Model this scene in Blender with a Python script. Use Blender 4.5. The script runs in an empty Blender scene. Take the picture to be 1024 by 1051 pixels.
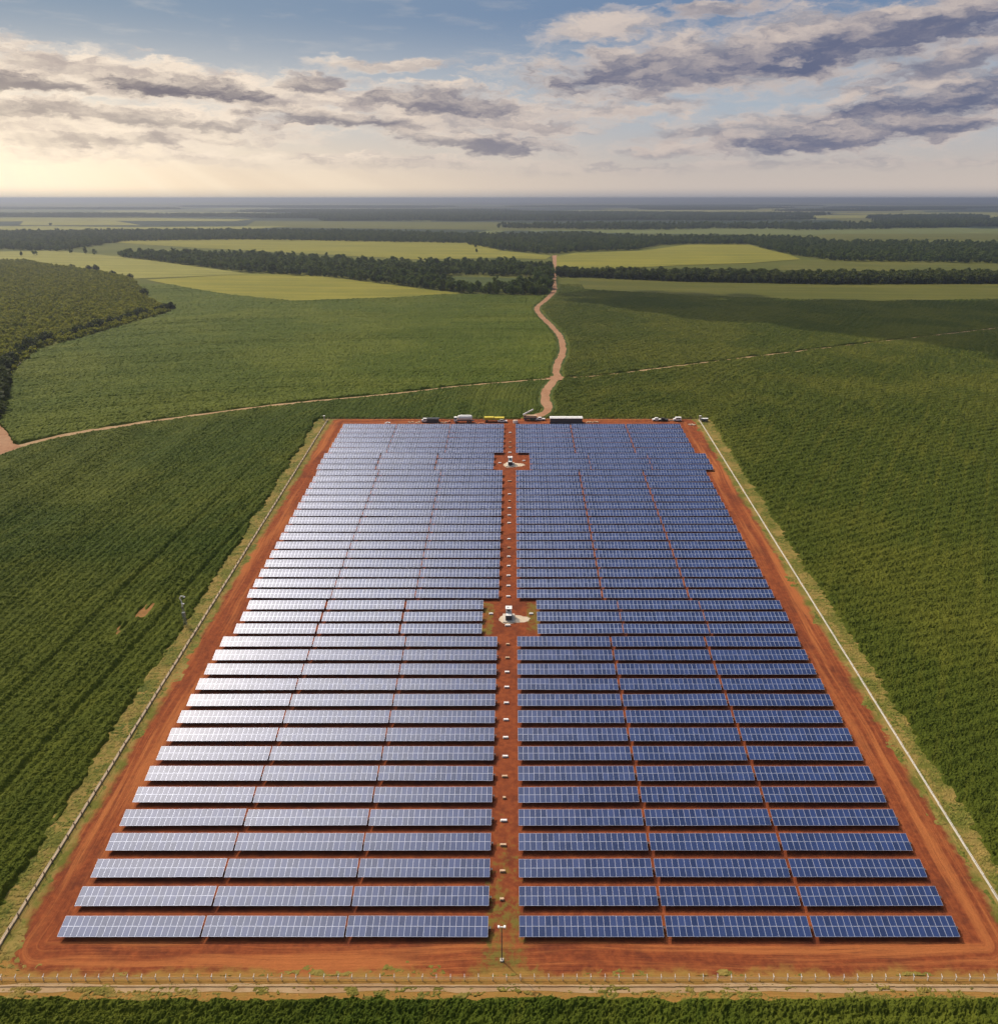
import bpy, bmesh, math, random
import numpy as np
from mathutils import Vector, Matrix
R = math.radians
random.seed(7)
SC = bpy.context.scene
COL = SC.collection

# ------------------------------------------------------------------ camera
F = 800.0; CX = 527.0; CY = 525.5
PITCH = math.atan((CY-203)/F)
BETA = math.atan((CY-125)/F) - PITCH          # the site rises gently away from the camera
TB = math.tan(BETA)
ZROW0 = -119.54; YROW0 = 98.38                 # front edge of the first table, camera at the origin
PITCHY = 6.015*math.cos(BETA)
FRONT_H = 0.9
Y1 = 368.0                                      # the slope ends, the plain starts
PLAIN = ZROW0 + TB*(Y1-YROW0) - FRONT_H

def gz_np(y):
    y = np.asarray(y, dtype=np.float64)
    k = 5.0
    t = (Y1-y)/k
    sp = np.where(t > 30, t, np.log1p(np.exp(np.minimum(t, 30))))*k
    return PLAIN - TB*sp
def gz(y): return float(gz_np(y))

cam_d = bpy.data.cameras.new('camera'); cam = bpy.data.objects.new('camera', cam_d); COL.objects.link(cam)
cam_d.sensor_width = 36; cam_d.sensor_fit = 'HORIZONTAL'
cam_d.lens = F/1024*36
cam_d.shift_x = -(CX-512)/1024
cam_d.clip_start = 1; cam_d.clip_end = 200000
cam.location = (0, 0, 0)
cam.rotation_euler = (math.pi/2-PITCH, 0, 0)
SC.camera = cam

def ray(px, py):
    a = (px-CX)/F; b = (CY-py)/F
    return np.array([a, math.cos(PITCH)+b*math.sin(PITCH), -math.sin(PITCH)+b*math.cos(PITCH)])
def G(px, py):
    """the ground point seen at a photo pixel"""
    d = ray(px, py); lo, hi = 30.0, 80000.0
    for _ in range(60):
        m = (lo+hi)/2
        if m*d[2] > gz(m*d[1]): lo = m
        else: hi = m
    return (lo*d[0], lo*d[1])

# ------------------------------------------------------------------ light
SUN_AZ = -46.0; SUN_EL = 46.0                   # azimuth from +Y, negative is left
EXPOSURE = 0.0
sdir = Vector((math.sin(R(SUN_AZ))*math.cos(R(SUN_EL)), math.cos(R(SUN_AZ))*math.cos(R(SUN_EL)), math.sin(R(SUN_EL))))
sl = bpy.data.lights.new('sun', 'SUN'); sl.energy = 3.6; sl.angle = R(0.6); sl.color = (1.0, 0.86, 0.68)
so = bpy.data.objects.new('sun', sl); COL.objects.link(so)
so.rotation_euler = sdir.to_track_quat('Z', 'Y').to_euler()
SC.view_settings.view_transform = 'Standard'; SC.view_settings.look = 'None'
SC.view_settings.exposure = EXPOSURE; SC.view_settings.gamma = 1
SC.render.engine = 'CYCLES'

# ---- small node-expression helper
class NT:
    def __init__(s, tree): s.t = tree; s.n = tree.nodes; s.l = tree.links
    def put(s, sock, v):
        if v is None: return
        if isinstance(v, bpy.types.NodeSocket): s.l.new(v, sock)
        else:
            if isinstance(v, (tuple, list)) and len(v) == 3 and len(sock.default_value) == 4: v = (*v, 1)
            sock.default_value = v
    def m(s, op, a, b=None, c=None, clamp=False):
        n = s.n.new('ShaderNodeMath'); n.operation = op; n.use_clamp = clamp
        s.put(n.inputs[0], a); s.put(n.inputs[1], b); s.put(n.inputs[2], c)
        return n.outputs[0]
    def add(s, a, b): return s.m('ADD', a, b)
    def sub(s, a, b): return s.m('SUBTRACT', a, b)
    def mul(s, a, b): return s.m('MULTIPLY', a, b)
    def mx(s, a, b): return s.m('MAXIMUM', a, b)
    def mn(s, a, b): return s.m('MINIMUM', a, b)
    def ss(s, v, a, b, lo=0.0, hi=1.0):
        n = s.n.new('ShaderNodeMapRange'); n.interpolation_type = 'SMOOTHSTEP'
        s.put(n.inputs[0], v); s.put(n.inputs[1], a); s.put(n.inputs[2], b); s.put(n.inputs[3], lo); s.put(n.inputs[4], hi)
        return n.outputs[0]
    def mix(s, f, a, b, mode='MIX'):
        n = s.n.new('ShaderNodeMix'); n.data_type = 'RGBA'; n.blend_type = mode; n.clamp_factor = True
        s.put(n.inputs[0], f); s.put(n.inputs[6], a); s.put(n.inputs[7], b)
        return n.outputs[2]
    def noise(s, vec, scale, detail=2.0, rough=0.5, dist=0.0, col=False):
        n = s.n.new('ShaderNodeTexNoise'); s.put(n.inputs['Vector'], vec)
        s.put(n.inputs['Scale'], scale); n.inputs['Detail'].default_value = detail
        n.inputs['Roughness'].default_value = rough; n.inputs['Distortion'].default_value = dist
        return n.outputs['Color' if col else 'Fac']
    def xyz(s, v):
        n = s.n.new('ShaderNodeSeparateXYZ'); s.put(n.inputs[0], v); return n.outputs
    def vec(s, x, y, z=0.0):
        n = s.n.new('ShaderNodeCombineXYZ'); s.put(n.inputs[0], x); s.put(n.inputs[1], y); s.put(n.inputs[2], z); return n.outputs[0]
    def coord(s, which='Object'):
        return s.n.new('ShaderNodeTexCoord').outputs[which]
    def pos(s): return s.n.new('ShaderNodeNewGeometry').outputs['Position']

# ------------------------------------------------------------------ sky
world = bpy.data.worlds.new('World'); SC.world = world; world.use_nodes = True
wt = world.node_tree; wt.nodes.clear(); W = NT(wt)
wo = wt.nodes.new('ShaderNodeOutputWorld'); bg = wt.nodes.new('ShaderNodeBackground'); wt.links.new(bg.outputs[0], wo.inputs[0])
sky = wt.nodes.new('ShaderNodeTexSky'); sky.sky_type = 'NISHITA'; sky.sun_disc = False
sky.sun_elevation = R(SUN_EL); sky.sun_rotation = R(SUN_AZ); sky.altitude = 900; sky.air_density = 1.0; sky.dust_density = 2.0; sky.ozone_density = 1.5
dirv = W.coord('Generated'); dx, dy, dz = W.xyz(dirv)
az = W.mul(W.m('ARCTAN2', dx, dy), 180/math.pi)
el = W.mul(W.m('ARCSINE', dz), 180/math.pi)
def PE(px, py):    # a photo pixel of the sky as (azimuth, elevation) in degrees
    d = ray(px, py); d = d/np.linalg.norm(d)
    return math.degrees(math.atan2(d[0], d[1])), math.degrees(math.asin(d[2]))
# clouds : angular space, stretched sideways
warp = W.noise(W.vec(W.mul(az, .10), W.mul(el, .32)), 1.0, 3, .55, col=True)
wx, wy, wz = W.xyz(warp)
azw = W.add(az, W.mul(W.sub(wx, .5), 7.0)); elw = W.add(el, W.mul(W.sub(wy, .5), 2.4))
# (centre px, py, half width, half height in photo pixels, tilt, darkness of the body), far to near
CL = [(330, 166, 420, 12, -1, .30), (760, 172, 380, 9, 1, .25), (250, 94, 320, 30, -3, .25), (120, 130, 240, 34, 0, .30), (470, 118, 230, 36, -2, .30), (760, 60, 300, 48, 4, .30), (860, 130, 260, 34, 3, .35),
      (400, 66, 80, 10, 0, .4), (640, 112, 60, 9, 0, .2), (735, 6, 70, 9, 0, .5), (620, 26, 90, 15, 4, .15), (700, 156, 60, 10, 3, .35), (548, 128, 70, 11, -4, .5),
      (105, 68, 150, 22, -4, .45), (30, 80, 90, 15, -6, .9), (195, 90, 115, 21, -4, 1.0), (322, 84, 60, 16, 4, .85), (60, 114, 110, 15, 0, .8), (190, 128, 130, 14, -2, .75), (110, 144, 130, 12, 0, .6),
      (450, 104, 130, 21, -2, .85), (350, 124, 130, 14, -3, .9), (490, 148, 150, 16, -4, .85),
      (700, 66, 215, 34, 4, .95), (910, 34, 230, 38, 7, 1.0), (990, 62, 110, 20, 8, .8), (955, 106, 150, 27, 7, 1.0), (850, 142, 190, 21, 4, .9)]
warp2 = W.noise(W.vec(W.mul(az, .9), W.mul(el, 2.6), 2.2), 1.0, 4, .6, col=True)
w2x, w2y, w2z = W.xyz(warp2)
cA = W.add(W.add(az, W.mul(W.sub(wx, .5), 4.5)), W.mul(W.sub(w2x, .5), 2.2)); cE = W.add(W.add(el, W.mul(W.sub(wy, .5), 1.5)), W.mul(W.sub(w2y, .5), 1.0))
nA = W.noise(W.vec(W.mul(cA, .36), W.mul(cE, 1.25), 3.7), 1.0, 7, .56)
nB = W.noise(W.vec(W.mul(cA, .34), W.mul(cE, 1.15), 13.1), 1.0, 7, .60)
eA = W.mul(W.sub(nA, .5), 2.5); eB = W.mul(W.sub(nB, .5), 2.6)
wisp = W.ss(W.noise(W.vec(W.mul(azw, .22), W.mul(el, 1.3), 21.0), 1.0, 5, .6), .50, .72)
left = W.ss(az, 16, -31)                      # nearer the sun's side
h = W.ss(el, 0, 11.5)
band = W.mix(left, (.55, .49, .45), (.93, .76, .57))
band = W.mix(W.ss(el, 2.4, 0), band, W.mix(left, (.60, .52, .47), (1.0, .80, .57)))
mid = W.mix(left, (.40, .46, .53), (.66, .64, .60))
blue = W.mix(left, (.165, .250, .40), (.26, .34, .44))
base = W.mix(W.ss(el, 1.0, 6.0), band, mid)
base = W.mix(W.ss(el, 5.0, 11.0), base, blue)
ga, ge = PE(-60, 165)
gl = W.m('SQRT', W.add(W.m('POWER', W.mul(W.sub(az, ga), 1/17), 2.0), W.m('POWER', W.mul(W.sub(el, ge), 1/6.0), 2.0)))
glow = W.ss(gl, 1.0, 0.0)
base = W.mix(W.mul(glow, .95), base, (1.25, 1.05, .76))
base = W.mix(W.mul(W.mul(wisp, .14), W.ss(el, 2, 5)), base, W.mix(left, (.62, .56, .52), (.95, .84, .70)))
litc = W.mix(left, (.66, .56, .50), (1.1, .93, .74))
darkc = W.mix(left, (.125, .145, .235), (.185, .165, .19))
litc = W.mix(W.ss(nB, .34, .56), W.mix(left, (.42, .39, .40), (.78, .65, .55)), litc)
vis = base; hz = W.ss(el, .9, 3.0)
for px, py, rx, ry, tl, dk in CL:
    ca, ce = PE(px, py); ra = rx*.062; re_ = ry*.055; t_ = R(tl)
    u = W.sub(cA, ca); v = W.sub(cE, ce)
    u2 = W.add(W.mul(u, math.cos(t_)/ra), W.mul(v, math.sin(t_)/ra))
    v2 = W.sub(W.mul(v, math.cos(t_)/re_), W.mul(u, math.sin(t_)/re_))
    dens = W.add(W.sub(1.0, W.m('SQRT', W.add(W.mul(u2, u2), W.mul(v2, v2)))), W.mul(eA, .62))
    cv = W.ss(dens, -.06, .60)
    whiter = W.mx(W.ss(W.add(v2, eB), -.35, 1.25), W.mul(W.ss(dens, .60, .08), .9))
    shade = W.mul(W.sub(1.0, whiter), dk)
    vis = W.mix(W.mul(W.mul(cv, hz), .93), vis, W.mix(shade, litc, darkc))
# pale crepuscular streaks fanning from the left
sa, se = PE(-60, 30)
ang = W.m('ARCTAN2', W.sub(el, se), W.sub(az, sa))
rays = W.noise(W.vec(W.mul(ang, 7.0), 0.0, 0.0), 1.0, 2, .5)
rm = W.mul(W.mul(W.ss(el, 6.0, 1.5), W.ss(az, 10, -30)), W.ss(rays, .42, .62))
vis = W.mix(W.mul(rm, .42), vis, (1.08, .92, .70))
vis = W.mix(W.mul(glow, .35), vis, (1.2, 1.0, .74))
vis = W.mix(W.ss(el, .75, -.05, 0, .62), vis, W.mix(left, (.26, .29, .36), (.62, .55, .47)))
hi = W.ss(el, 11.0, 24.0)
sk = W.mix(1.0, sky.outputs[0], (.10, .10, .10), 'MULTIPLY')
# broken cloud higher up, and an added unseen bright patch for panel glare
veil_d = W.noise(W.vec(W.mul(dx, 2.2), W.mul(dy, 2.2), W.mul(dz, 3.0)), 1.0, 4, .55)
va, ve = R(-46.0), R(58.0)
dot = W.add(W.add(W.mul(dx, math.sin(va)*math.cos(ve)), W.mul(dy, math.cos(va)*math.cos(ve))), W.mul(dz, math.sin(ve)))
glare_patch = W.m('POWER', W.ss(dot, .885, .998), 1.9)
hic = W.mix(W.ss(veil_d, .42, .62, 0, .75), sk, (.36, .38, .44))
hic = W.mix(W.mul(glare_patch, .95), hic, (7.4, 7.0, 6.9))  # bright patch added above the view to throw glare on the left panels
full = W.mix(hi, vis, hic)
full = W.mix(W.ss(el, 0.0, -1.0), full, (.28, .27, .27))
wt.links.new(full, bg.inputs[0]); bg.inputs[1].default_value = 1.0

# ------------------------------------------------------------------ generic helpers
def tag(o, label=None, cat=None, group=None, kind=None):
    if label: o['label'] = label
    if cat: o['category'] = cat
    if group: o['group'] = group
    if kind: o['kind'] = kind
    return o
def link(name, me, mat=None, parent=None):
    o = bpy.data.objects.new(name, me); COL.objects.link(o)
    if mat is not None:
        for mm in (mat if isinstance(mat, (list, tuple)) else [mat]): me.materials.append(mm)
    if parent is not None: o.parent = parent
    return o
def empty(name, loc, rot=(0, 0, 0)):
    o = bpy.data.objects.new(name, None); COL.objects.link(o); o.location = loc; o.rotation_euler = rot
    o.empty_display_size = .3
    return o
def np_mesh(name, verts, faces, midx=None, smooth=False):
    """verts Nx3, faces: Mx4 or Mx3 numpy"""
    me = bpy.data.meshes.new(name); verts = np.asarray(verts, dtype=np.float32); faces = np.asarray(faces, dtype=np.int32)
    me.vertices.add(len(verts)); me.vertices.foreach_set('co', verts.ravel())
    k = faces.shape[1]
    me.loops.add(faces.size); me.loops.foreach_set('vertex_index', faces.ravel())
    me.polygons.add(len(faces)); me.polygons.foreach_set('loop_start', np.arange(0, faces.size, k, dtype=np.int32))
    try: me.polygons.foreach_set('loop_total', np.full(len(faces), k, dtype=np.int32))
    except Exception: pass
    if midx is not None: me.polygons.foreach_set('material_index', np.asarray(midx, dtype=np.int32))
    me.polygons.foreach_set('use_smooth', np.full(len(faces), smooth))
    me.update(calc_edges=True); me.validate()
    return me
class MB:
    """collects solids into ONE mesh"""
    def __init__(s): s.v = []; s.f = []; s.m = []
    def box(s, c, d, mi=0, rot=None, taper=1.0):
        x, y, z = d[0]/2, d[1]/2, d[2]/2; b = len(s.v)
        for sz in (-1, 1):
            k = taper if sz > 0 else 1.0
            for sx, sy in ((-1, -1), (1, -1), (1, 1), (-1, 1)):
                p = Vector((sx*x*k, sy*y*k, sz*z))
                if rot is not None: p = rot @ p
                s.v.append((p.x+c[0], p.y+c[1], p.z+c[2]))
        for q in ((0, 3, 2, 1), (4, 5, 6, 7), (0, 1, 5, 4), (1, 2, 6, 5), (2, 3, 7, 6), (3, 0, 4, 7)):
            s.f.append(tuple(b+i for i in q)); s.m.append(mi)
        return s
    def tube(s, p0, p1, r0, r1=None, n=8, mi=0):
        r1 = r0 if r1 is None else r1; p0 = Vector(p0); p1 = Vector(p1); a = (p1-p0).normalized()
        u = a.orthogonal().normalized(); w = a.cross(u); b = len(s.v)
        for p, r in ((p0, r0), (p1, r1)):
            for i in range(n):
                t = 2*math.pi*i/n; q = p+u*(r*math.cos(t))+w*(r*math.sin(t)); s.v.append(tuple(q))
        for i in range(n):
            j = (i+1) % n; s.f.append((b+i, b+j, b+n+j, b+n+i)); s.m.append(mi)
        s.f.append(tuple(b+i for i in reversed(range(n)))); s.m.append(mi)
        s.f.append(tuple(b+n+i for i in range(n))); s.m.append(mi)
        return s
    def mesh(s, name):
        me = bpy.data.meshes.new(name); me.from_pydata(s.v, [], s.f); me.polygons.foreach_set('material_index', s.m); me.update(); return me
    def build(s, name, mat, parent=None): return link(name, s.mesh(name), mat, parent)

def hsh(ix, iy, seed):
    n = (ix.astype(np.int64)*374761393 + iy.astype(np.int64)*668265263 + seed*974634777) & 0xffffffff
    n = ((n ^ (n >> 13))*1274126177) & 0xffffffff
    return ((n ^ (n >> 16)) & 0xffff)/65535.0
def vnoise(x, y, seed=0):
    ix = np.floor(x); iy = np.floor(y); fx = x-ix; fy = y-iy
    fx = fx*fx*(3-2*fx); fy = fy*fy*(3-2*fy); ix = ix.astype(np.int64); iy = iy.astype(np.int64)
    a = hsh(ix, iy, seed); b = hsh(ix+1, iy, seed); c = hsh(ix, iy+1, seed); d = hsh(ix+1, iy+1, seed)
    return (a*(1-fx)+b*fx)*(1-fy)+(c*(1-fx)+d*fx)*fy
def in_poly(x, y, poly):
    ins = np.zeros(x.shape, bool); n = len(poly)
    for i in range(n):
        x0, y0 = poly[i]; x1, y1 = poly[(i+1) % n]
        if y0 == y1: continue
        c = ((y0 > y) != (y1 > y)) & (x < (x1-x0)*(y-y0)/(y1-y0)+x0)
        ins ^= c
    return ins
def pl_dist(x, y, pts):
    d = np.full(x.shape, 1e9)
    for (x0, y0), (x1, y1) in zip(pts[:-1], pts[1:]):
        vx, vy = x1-x0, y1-y0; L = vx*vx+vy*vy+1e-9
        t = np.clip(((x-x0)*vx+(y-y0)*vy)/L, 0, 1)
        d = np.minimum(d, np.hypot(x-x0-t*vx, y-y0-t*vy))
    return d
def catmull(p, n=8):
    out = []
    P = [p[0]]+list(p)+[p[-1]]
    for i in range(1, len(P)-2):
        p0, p1, p2, p3 = [np.array(q, float) for q in P[i-1:i+3]]
        for k in range(n):
            t = k/n; out.append(tuple(.5*((2*p1)+(-p0+p2)*t+(2*p0-5*p1+4*p2-p3)*t*t+(-p0+3*p1-3*p2+p3)*t**3)))
    out.append(tuple(p[-1])); return out

# ------------------------------------------------------------------ materials
def mat(name): 
    m = bpy.data.materials.new(name); m.use_nodes = True; t = m.node_tree
    return m, NT(t), t.nodes['Principled BSDF']
def simple(name, col, rough=.6, metal=0.0, var=.15, scale=2.0, spec=.5):
    m, N, b = mat(name); c = N.noise(N.coord(), scale, 3)
    lo = tuple(v*(1-var) for v in col); hi_ = tuple(min(1, v*(1+var)) for v in col)
    N.put(b.inputs['Base Color'], N.mix(c, lo, hi_)); b.inputs['Roughness'].default_value = rough; b.inputs['Metallic'].default_value = metal
    b.inputs['Specular IOR Level'].default_value = spec
    return m
def bump(N, b, h, strength, dist):
    n = N.n.new('ShaderNodeBump'); n.inputs['Strength'].default_value = strength; n.inputs['Distance'].default_value = dist
    N.put(n.inputs['Height'], h); N.l.new(n.outputs[0], b.inputs['Normal'])

M_FRAME = simple('aluminium_frame', (.52, .56, .66), .35, .3)
M_STEEL = simple('galvanised_steel', (.30, .31, .32), .5, .6)
M_WHITE = simple('white_paint', (.78, .76, .72), .5, 0, .06, 1)
M_CONC = simple('pale_concrete', (.50, .44, .36), .9, 0, .2, .8)
M_GREYBOX = simple('dark_grey_paint', (.07, .075, .085), .5, 0, .2, 1)
M_BLACK = simple('black_rubber', (.015, .015, .016), .8, 0)
M_YEL = simple('yellow_paint', (.62, .50, .03), .5, 0, .1, 1)
M_CREAM = simple('cream_paint', (.52, .35, .21), .6, 0, .1, 1)
M_RUST = simple('rusty_red_paint', (.18, .05, .03), .8, 0, .2, 1)
M_KERB = simple('limewashed_kerb', (.60, .55, .46), .8, 0, .3, .25)
M_TAN = simple('tan_masonry', (.40, .31, .20), .9, 0, .35, .6)
M_WOOD = simple('weathered_wood', (.30, .22, .14), .85, 0, .25, 3)
M_ORANGE = simple('orange_paint', (.55, .20, .08), .7, 0, .2, 2)
M_GLASSD = simple('dark_window_glass', (.02, .025, .03), .1, 0)

def panel_mat(name, per_face):
    m, N, b = mat(name)
    if per_face:
        a = N.n.new('ShaderNodeAttribute'); a.attribute_name = 'pv'; rv = a.outputs['Fac']
    else:
        rv = N.n.new('ShaderNodeObjectInfo').outputs['Random']
    x, y, z = N.xyz(N.coord())
    # cell grid: fine pale busbar lines between the cells
    gx = N.m('ABSOLUTE', N.sub(N.m('FRACT', N.mul(x, 6/1.04)), .5)); gy = N.m('ABSOLUTE', N.sub(N.m('FRACT', N.mul(y, 10/1.68)), .5))
    line = N.mx(N.ss(gx, .44, .5), N.ss(gy, .44, .5))
    c = N.mix(rv, (.007, .022, .088), (.014, .038, .145))
    c = N.mix(N.mul(line, .25), c, (.25, .30, .42))
    N.put(b.inputs['Base Color'], c)
    b.inputs['Roughness'].default_value = .30
    N.put(b.inputs['Roughness'], N.add(.25, N.mul(rv, .09)))
    b.inputs['Specular IOR Level'].default_value = .8
    b.inputs['IOR'].default_value = 1.55
    return m
M_PANEL = panel_mat('solar_cell_glass', False)
M_PANEL_F = panel_mat('solar_cell_glass_array', True)

# crop leaves
def crop_mat(name, c0, c1, c2, sheen=.3):
    m, N, b = mat(name); p = N.pos()
    big = N.noise(p, .012, 4, .6); med = N.noise(p, .10, 3, .6); fin = N.noise(p, 2.6, 4, .7)
    x, y, z = N.xyz(p)
    st = N.noise(N.vec(N.mul(N.add(N.mul(x, .86), N.mul(y, -.5)), .35), N.mul(N.add(N.mul(x, .5), N.mul(y, .86)), .02)), 1.0, 4, .6)
    c = N.mix(N.ss(fin, .30, .70), c0, c1)
    c = N.mix(N.mul(N.ss(big, .42, .62), .42), c, c2)
    c = N.mix(N.mul(N.ss(st, .48, .68), .35), c, c2)
    c = N.mix(N.mul(N.ss(med, .35, .7), .3), c, c0)
    N.put(b.inputs['Base Color'], c); b.inputs['Roughness'].default_value = .8; b.inputs['Specular IOR Level'].default_value = .08
    return m
M_CROP_L = crop_mat('crop_leaves_left', (.024, .043, .004), (.074, .098, .008), (.125, .130, .014))
M_CROP_R = crop_mat('crop_leaves_right', (.028, .043, .004), (.082, .098, .009), (.135, .130, .015))
M_CROP_M = crop_mat('crop_leaves_beyond', (.042, .064, .005), (.098, .126, .010), (.145, .155, .018))

# the plain : crop green nearby, a patchwork of woods and fields far away
def terrain_mat():
    m, N, b = mat('countryside'); p = N.pos(); x, y, z = N.xyz(p)
    pn = N.noise(N.vec(N.mul(x, .0012), N.mul(y, .0012)), 1.0, 3, .6, col=True); px_, py_, _ = N.xyz(pn)
    xw = N.add(x, N.mul(N.sub(px_, .5), 900.0)); yw = N.add(y, N.mul(N.sub(py_, .5), 900.0))
    v = N.n.new('ShaderNodeTexVoronoi'); v.feature = 'F1'; N.put(v.inputs['Vector'], N.vec(N.mul(xw, 1/1300.0), N.mul(yw, 1/900.0))); v.inputs['Scale'].default_value = 1.0
    cr, cg, cb = N.xyz(v.outputs['Color'])
    wood = N.mix(N.noise(p, .02, 3), (.010, .020, .008), (.028, .045, .014))
    light = N.mix(cg, (.10, .12, .03), (.26, .25, .09))
    far = N.mix(N.ss(cr, .58, .62), wood, light)
    fin = N.noise(p, .5, 4, .6); big = N.noise(p, .006, 4, .6)
    near = N.mix(fin, (.046, .058, .006), (.100, .108, .011)); near = N.mix(N.mul(N.ss(big, .4, .65), .5), near, (.145, .14, .02))
    c = N.mix(N.ss(y, 2300, 2500), near, far)
    N.put(b.inputs['Base Color'], c); b.inputs['Roughness'].default_value = .9; b.inputs['Specular IOR Level'].default_value = .1
    bump(N, b, fin, .6, .5)
    return m
M_TERR = terrain_mat()

def field_mat(name, a, bcol, sx=.004, sy=.05, k=.35):
    m, N, b = mat(name); p = N.pos(); x, y, z = N.xyz(p)
    st = N.noise(N.vec(N.mul(x, sx), N.mul(N.add(y, N.mul(x, .12)), sy)), 1.0, 5, .65)
    fin = N.noise(p, .35, 4, .7); big = N.noise(p, .008, 3, .6)
    c = N.mix(N.ss(st, .35, .68), a, bcol); c = N.mix(N.mul(N.ss(fin, .35, .7), k), c, tuple(v*.6 for v in a)); c = N.mix(N.mul(N.ss(big, .45, .7), .35), c, bcol)
    N.put(b.inputs['Base Color'], c); b.inputs['Roughness'].default_value = .9; b.inputs['Specular IOR Level'].default_value = .1
    bump(N, b, fin, .5, .5)
    return m
M_YFIELD = field_mat('ripening_field', (.150, .150, .016), (.250, .220, .026))
M_PFIELD = field_mat('pale_pasture', (.175, .170, .030), (.27, .25, .055))
M_OFIELD = field_mat('olive_pasture', (.078, .088, .011), (.130, .122, .020))
M_DFIELD = field_mat('dark_meadow', (.045, .065, .014), (.08, .10, .02))

def dirt_mat(name, c0, c1, c2, scale=.6):
    m, N, b = mat(name); p = N.pos()
    a = N.noise(p, scale, 5, .65); g = N.noise(p, scale*8, 3, .6); l = N.noise(p, scale*.12, 3, .5)
    c = N.mix(N.ss(a, .3, .7), c0, c1); c = N.mix(N.mul(N.ss(l, .4, .7), .5), c, c2); c = N.mix(N.mul(g, .3), c, tuple(v*.7 for v in c0))
    N.put(b.inputs['Base Color'], c); b.inputs['Roughness'].default_value = .95; b.inputs['Specular IOR Level'].default_value = .1
    bump(N, b, a, .5, .15)
    return m
M_ROAD = dirt_mat('red_dirt_road', (.27, .135, .070), (.38, .21, .115), (.42, .26, .15))
M_TRACK = dirt_mat('pale_dirt_track', (.34, .22, .11), (.42, .29, .16), (.30, .17, .08))
M_SPOT = dirt_mat('bald_orange_soil', (.20, .10, .035), (.34, .17, .06), (.10, .09, .02))
M_PADG = dirt_mat('spilled_gravel', (.52, .42, .30), (.66, .56, .42), (.45, .30, .18))

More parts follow.
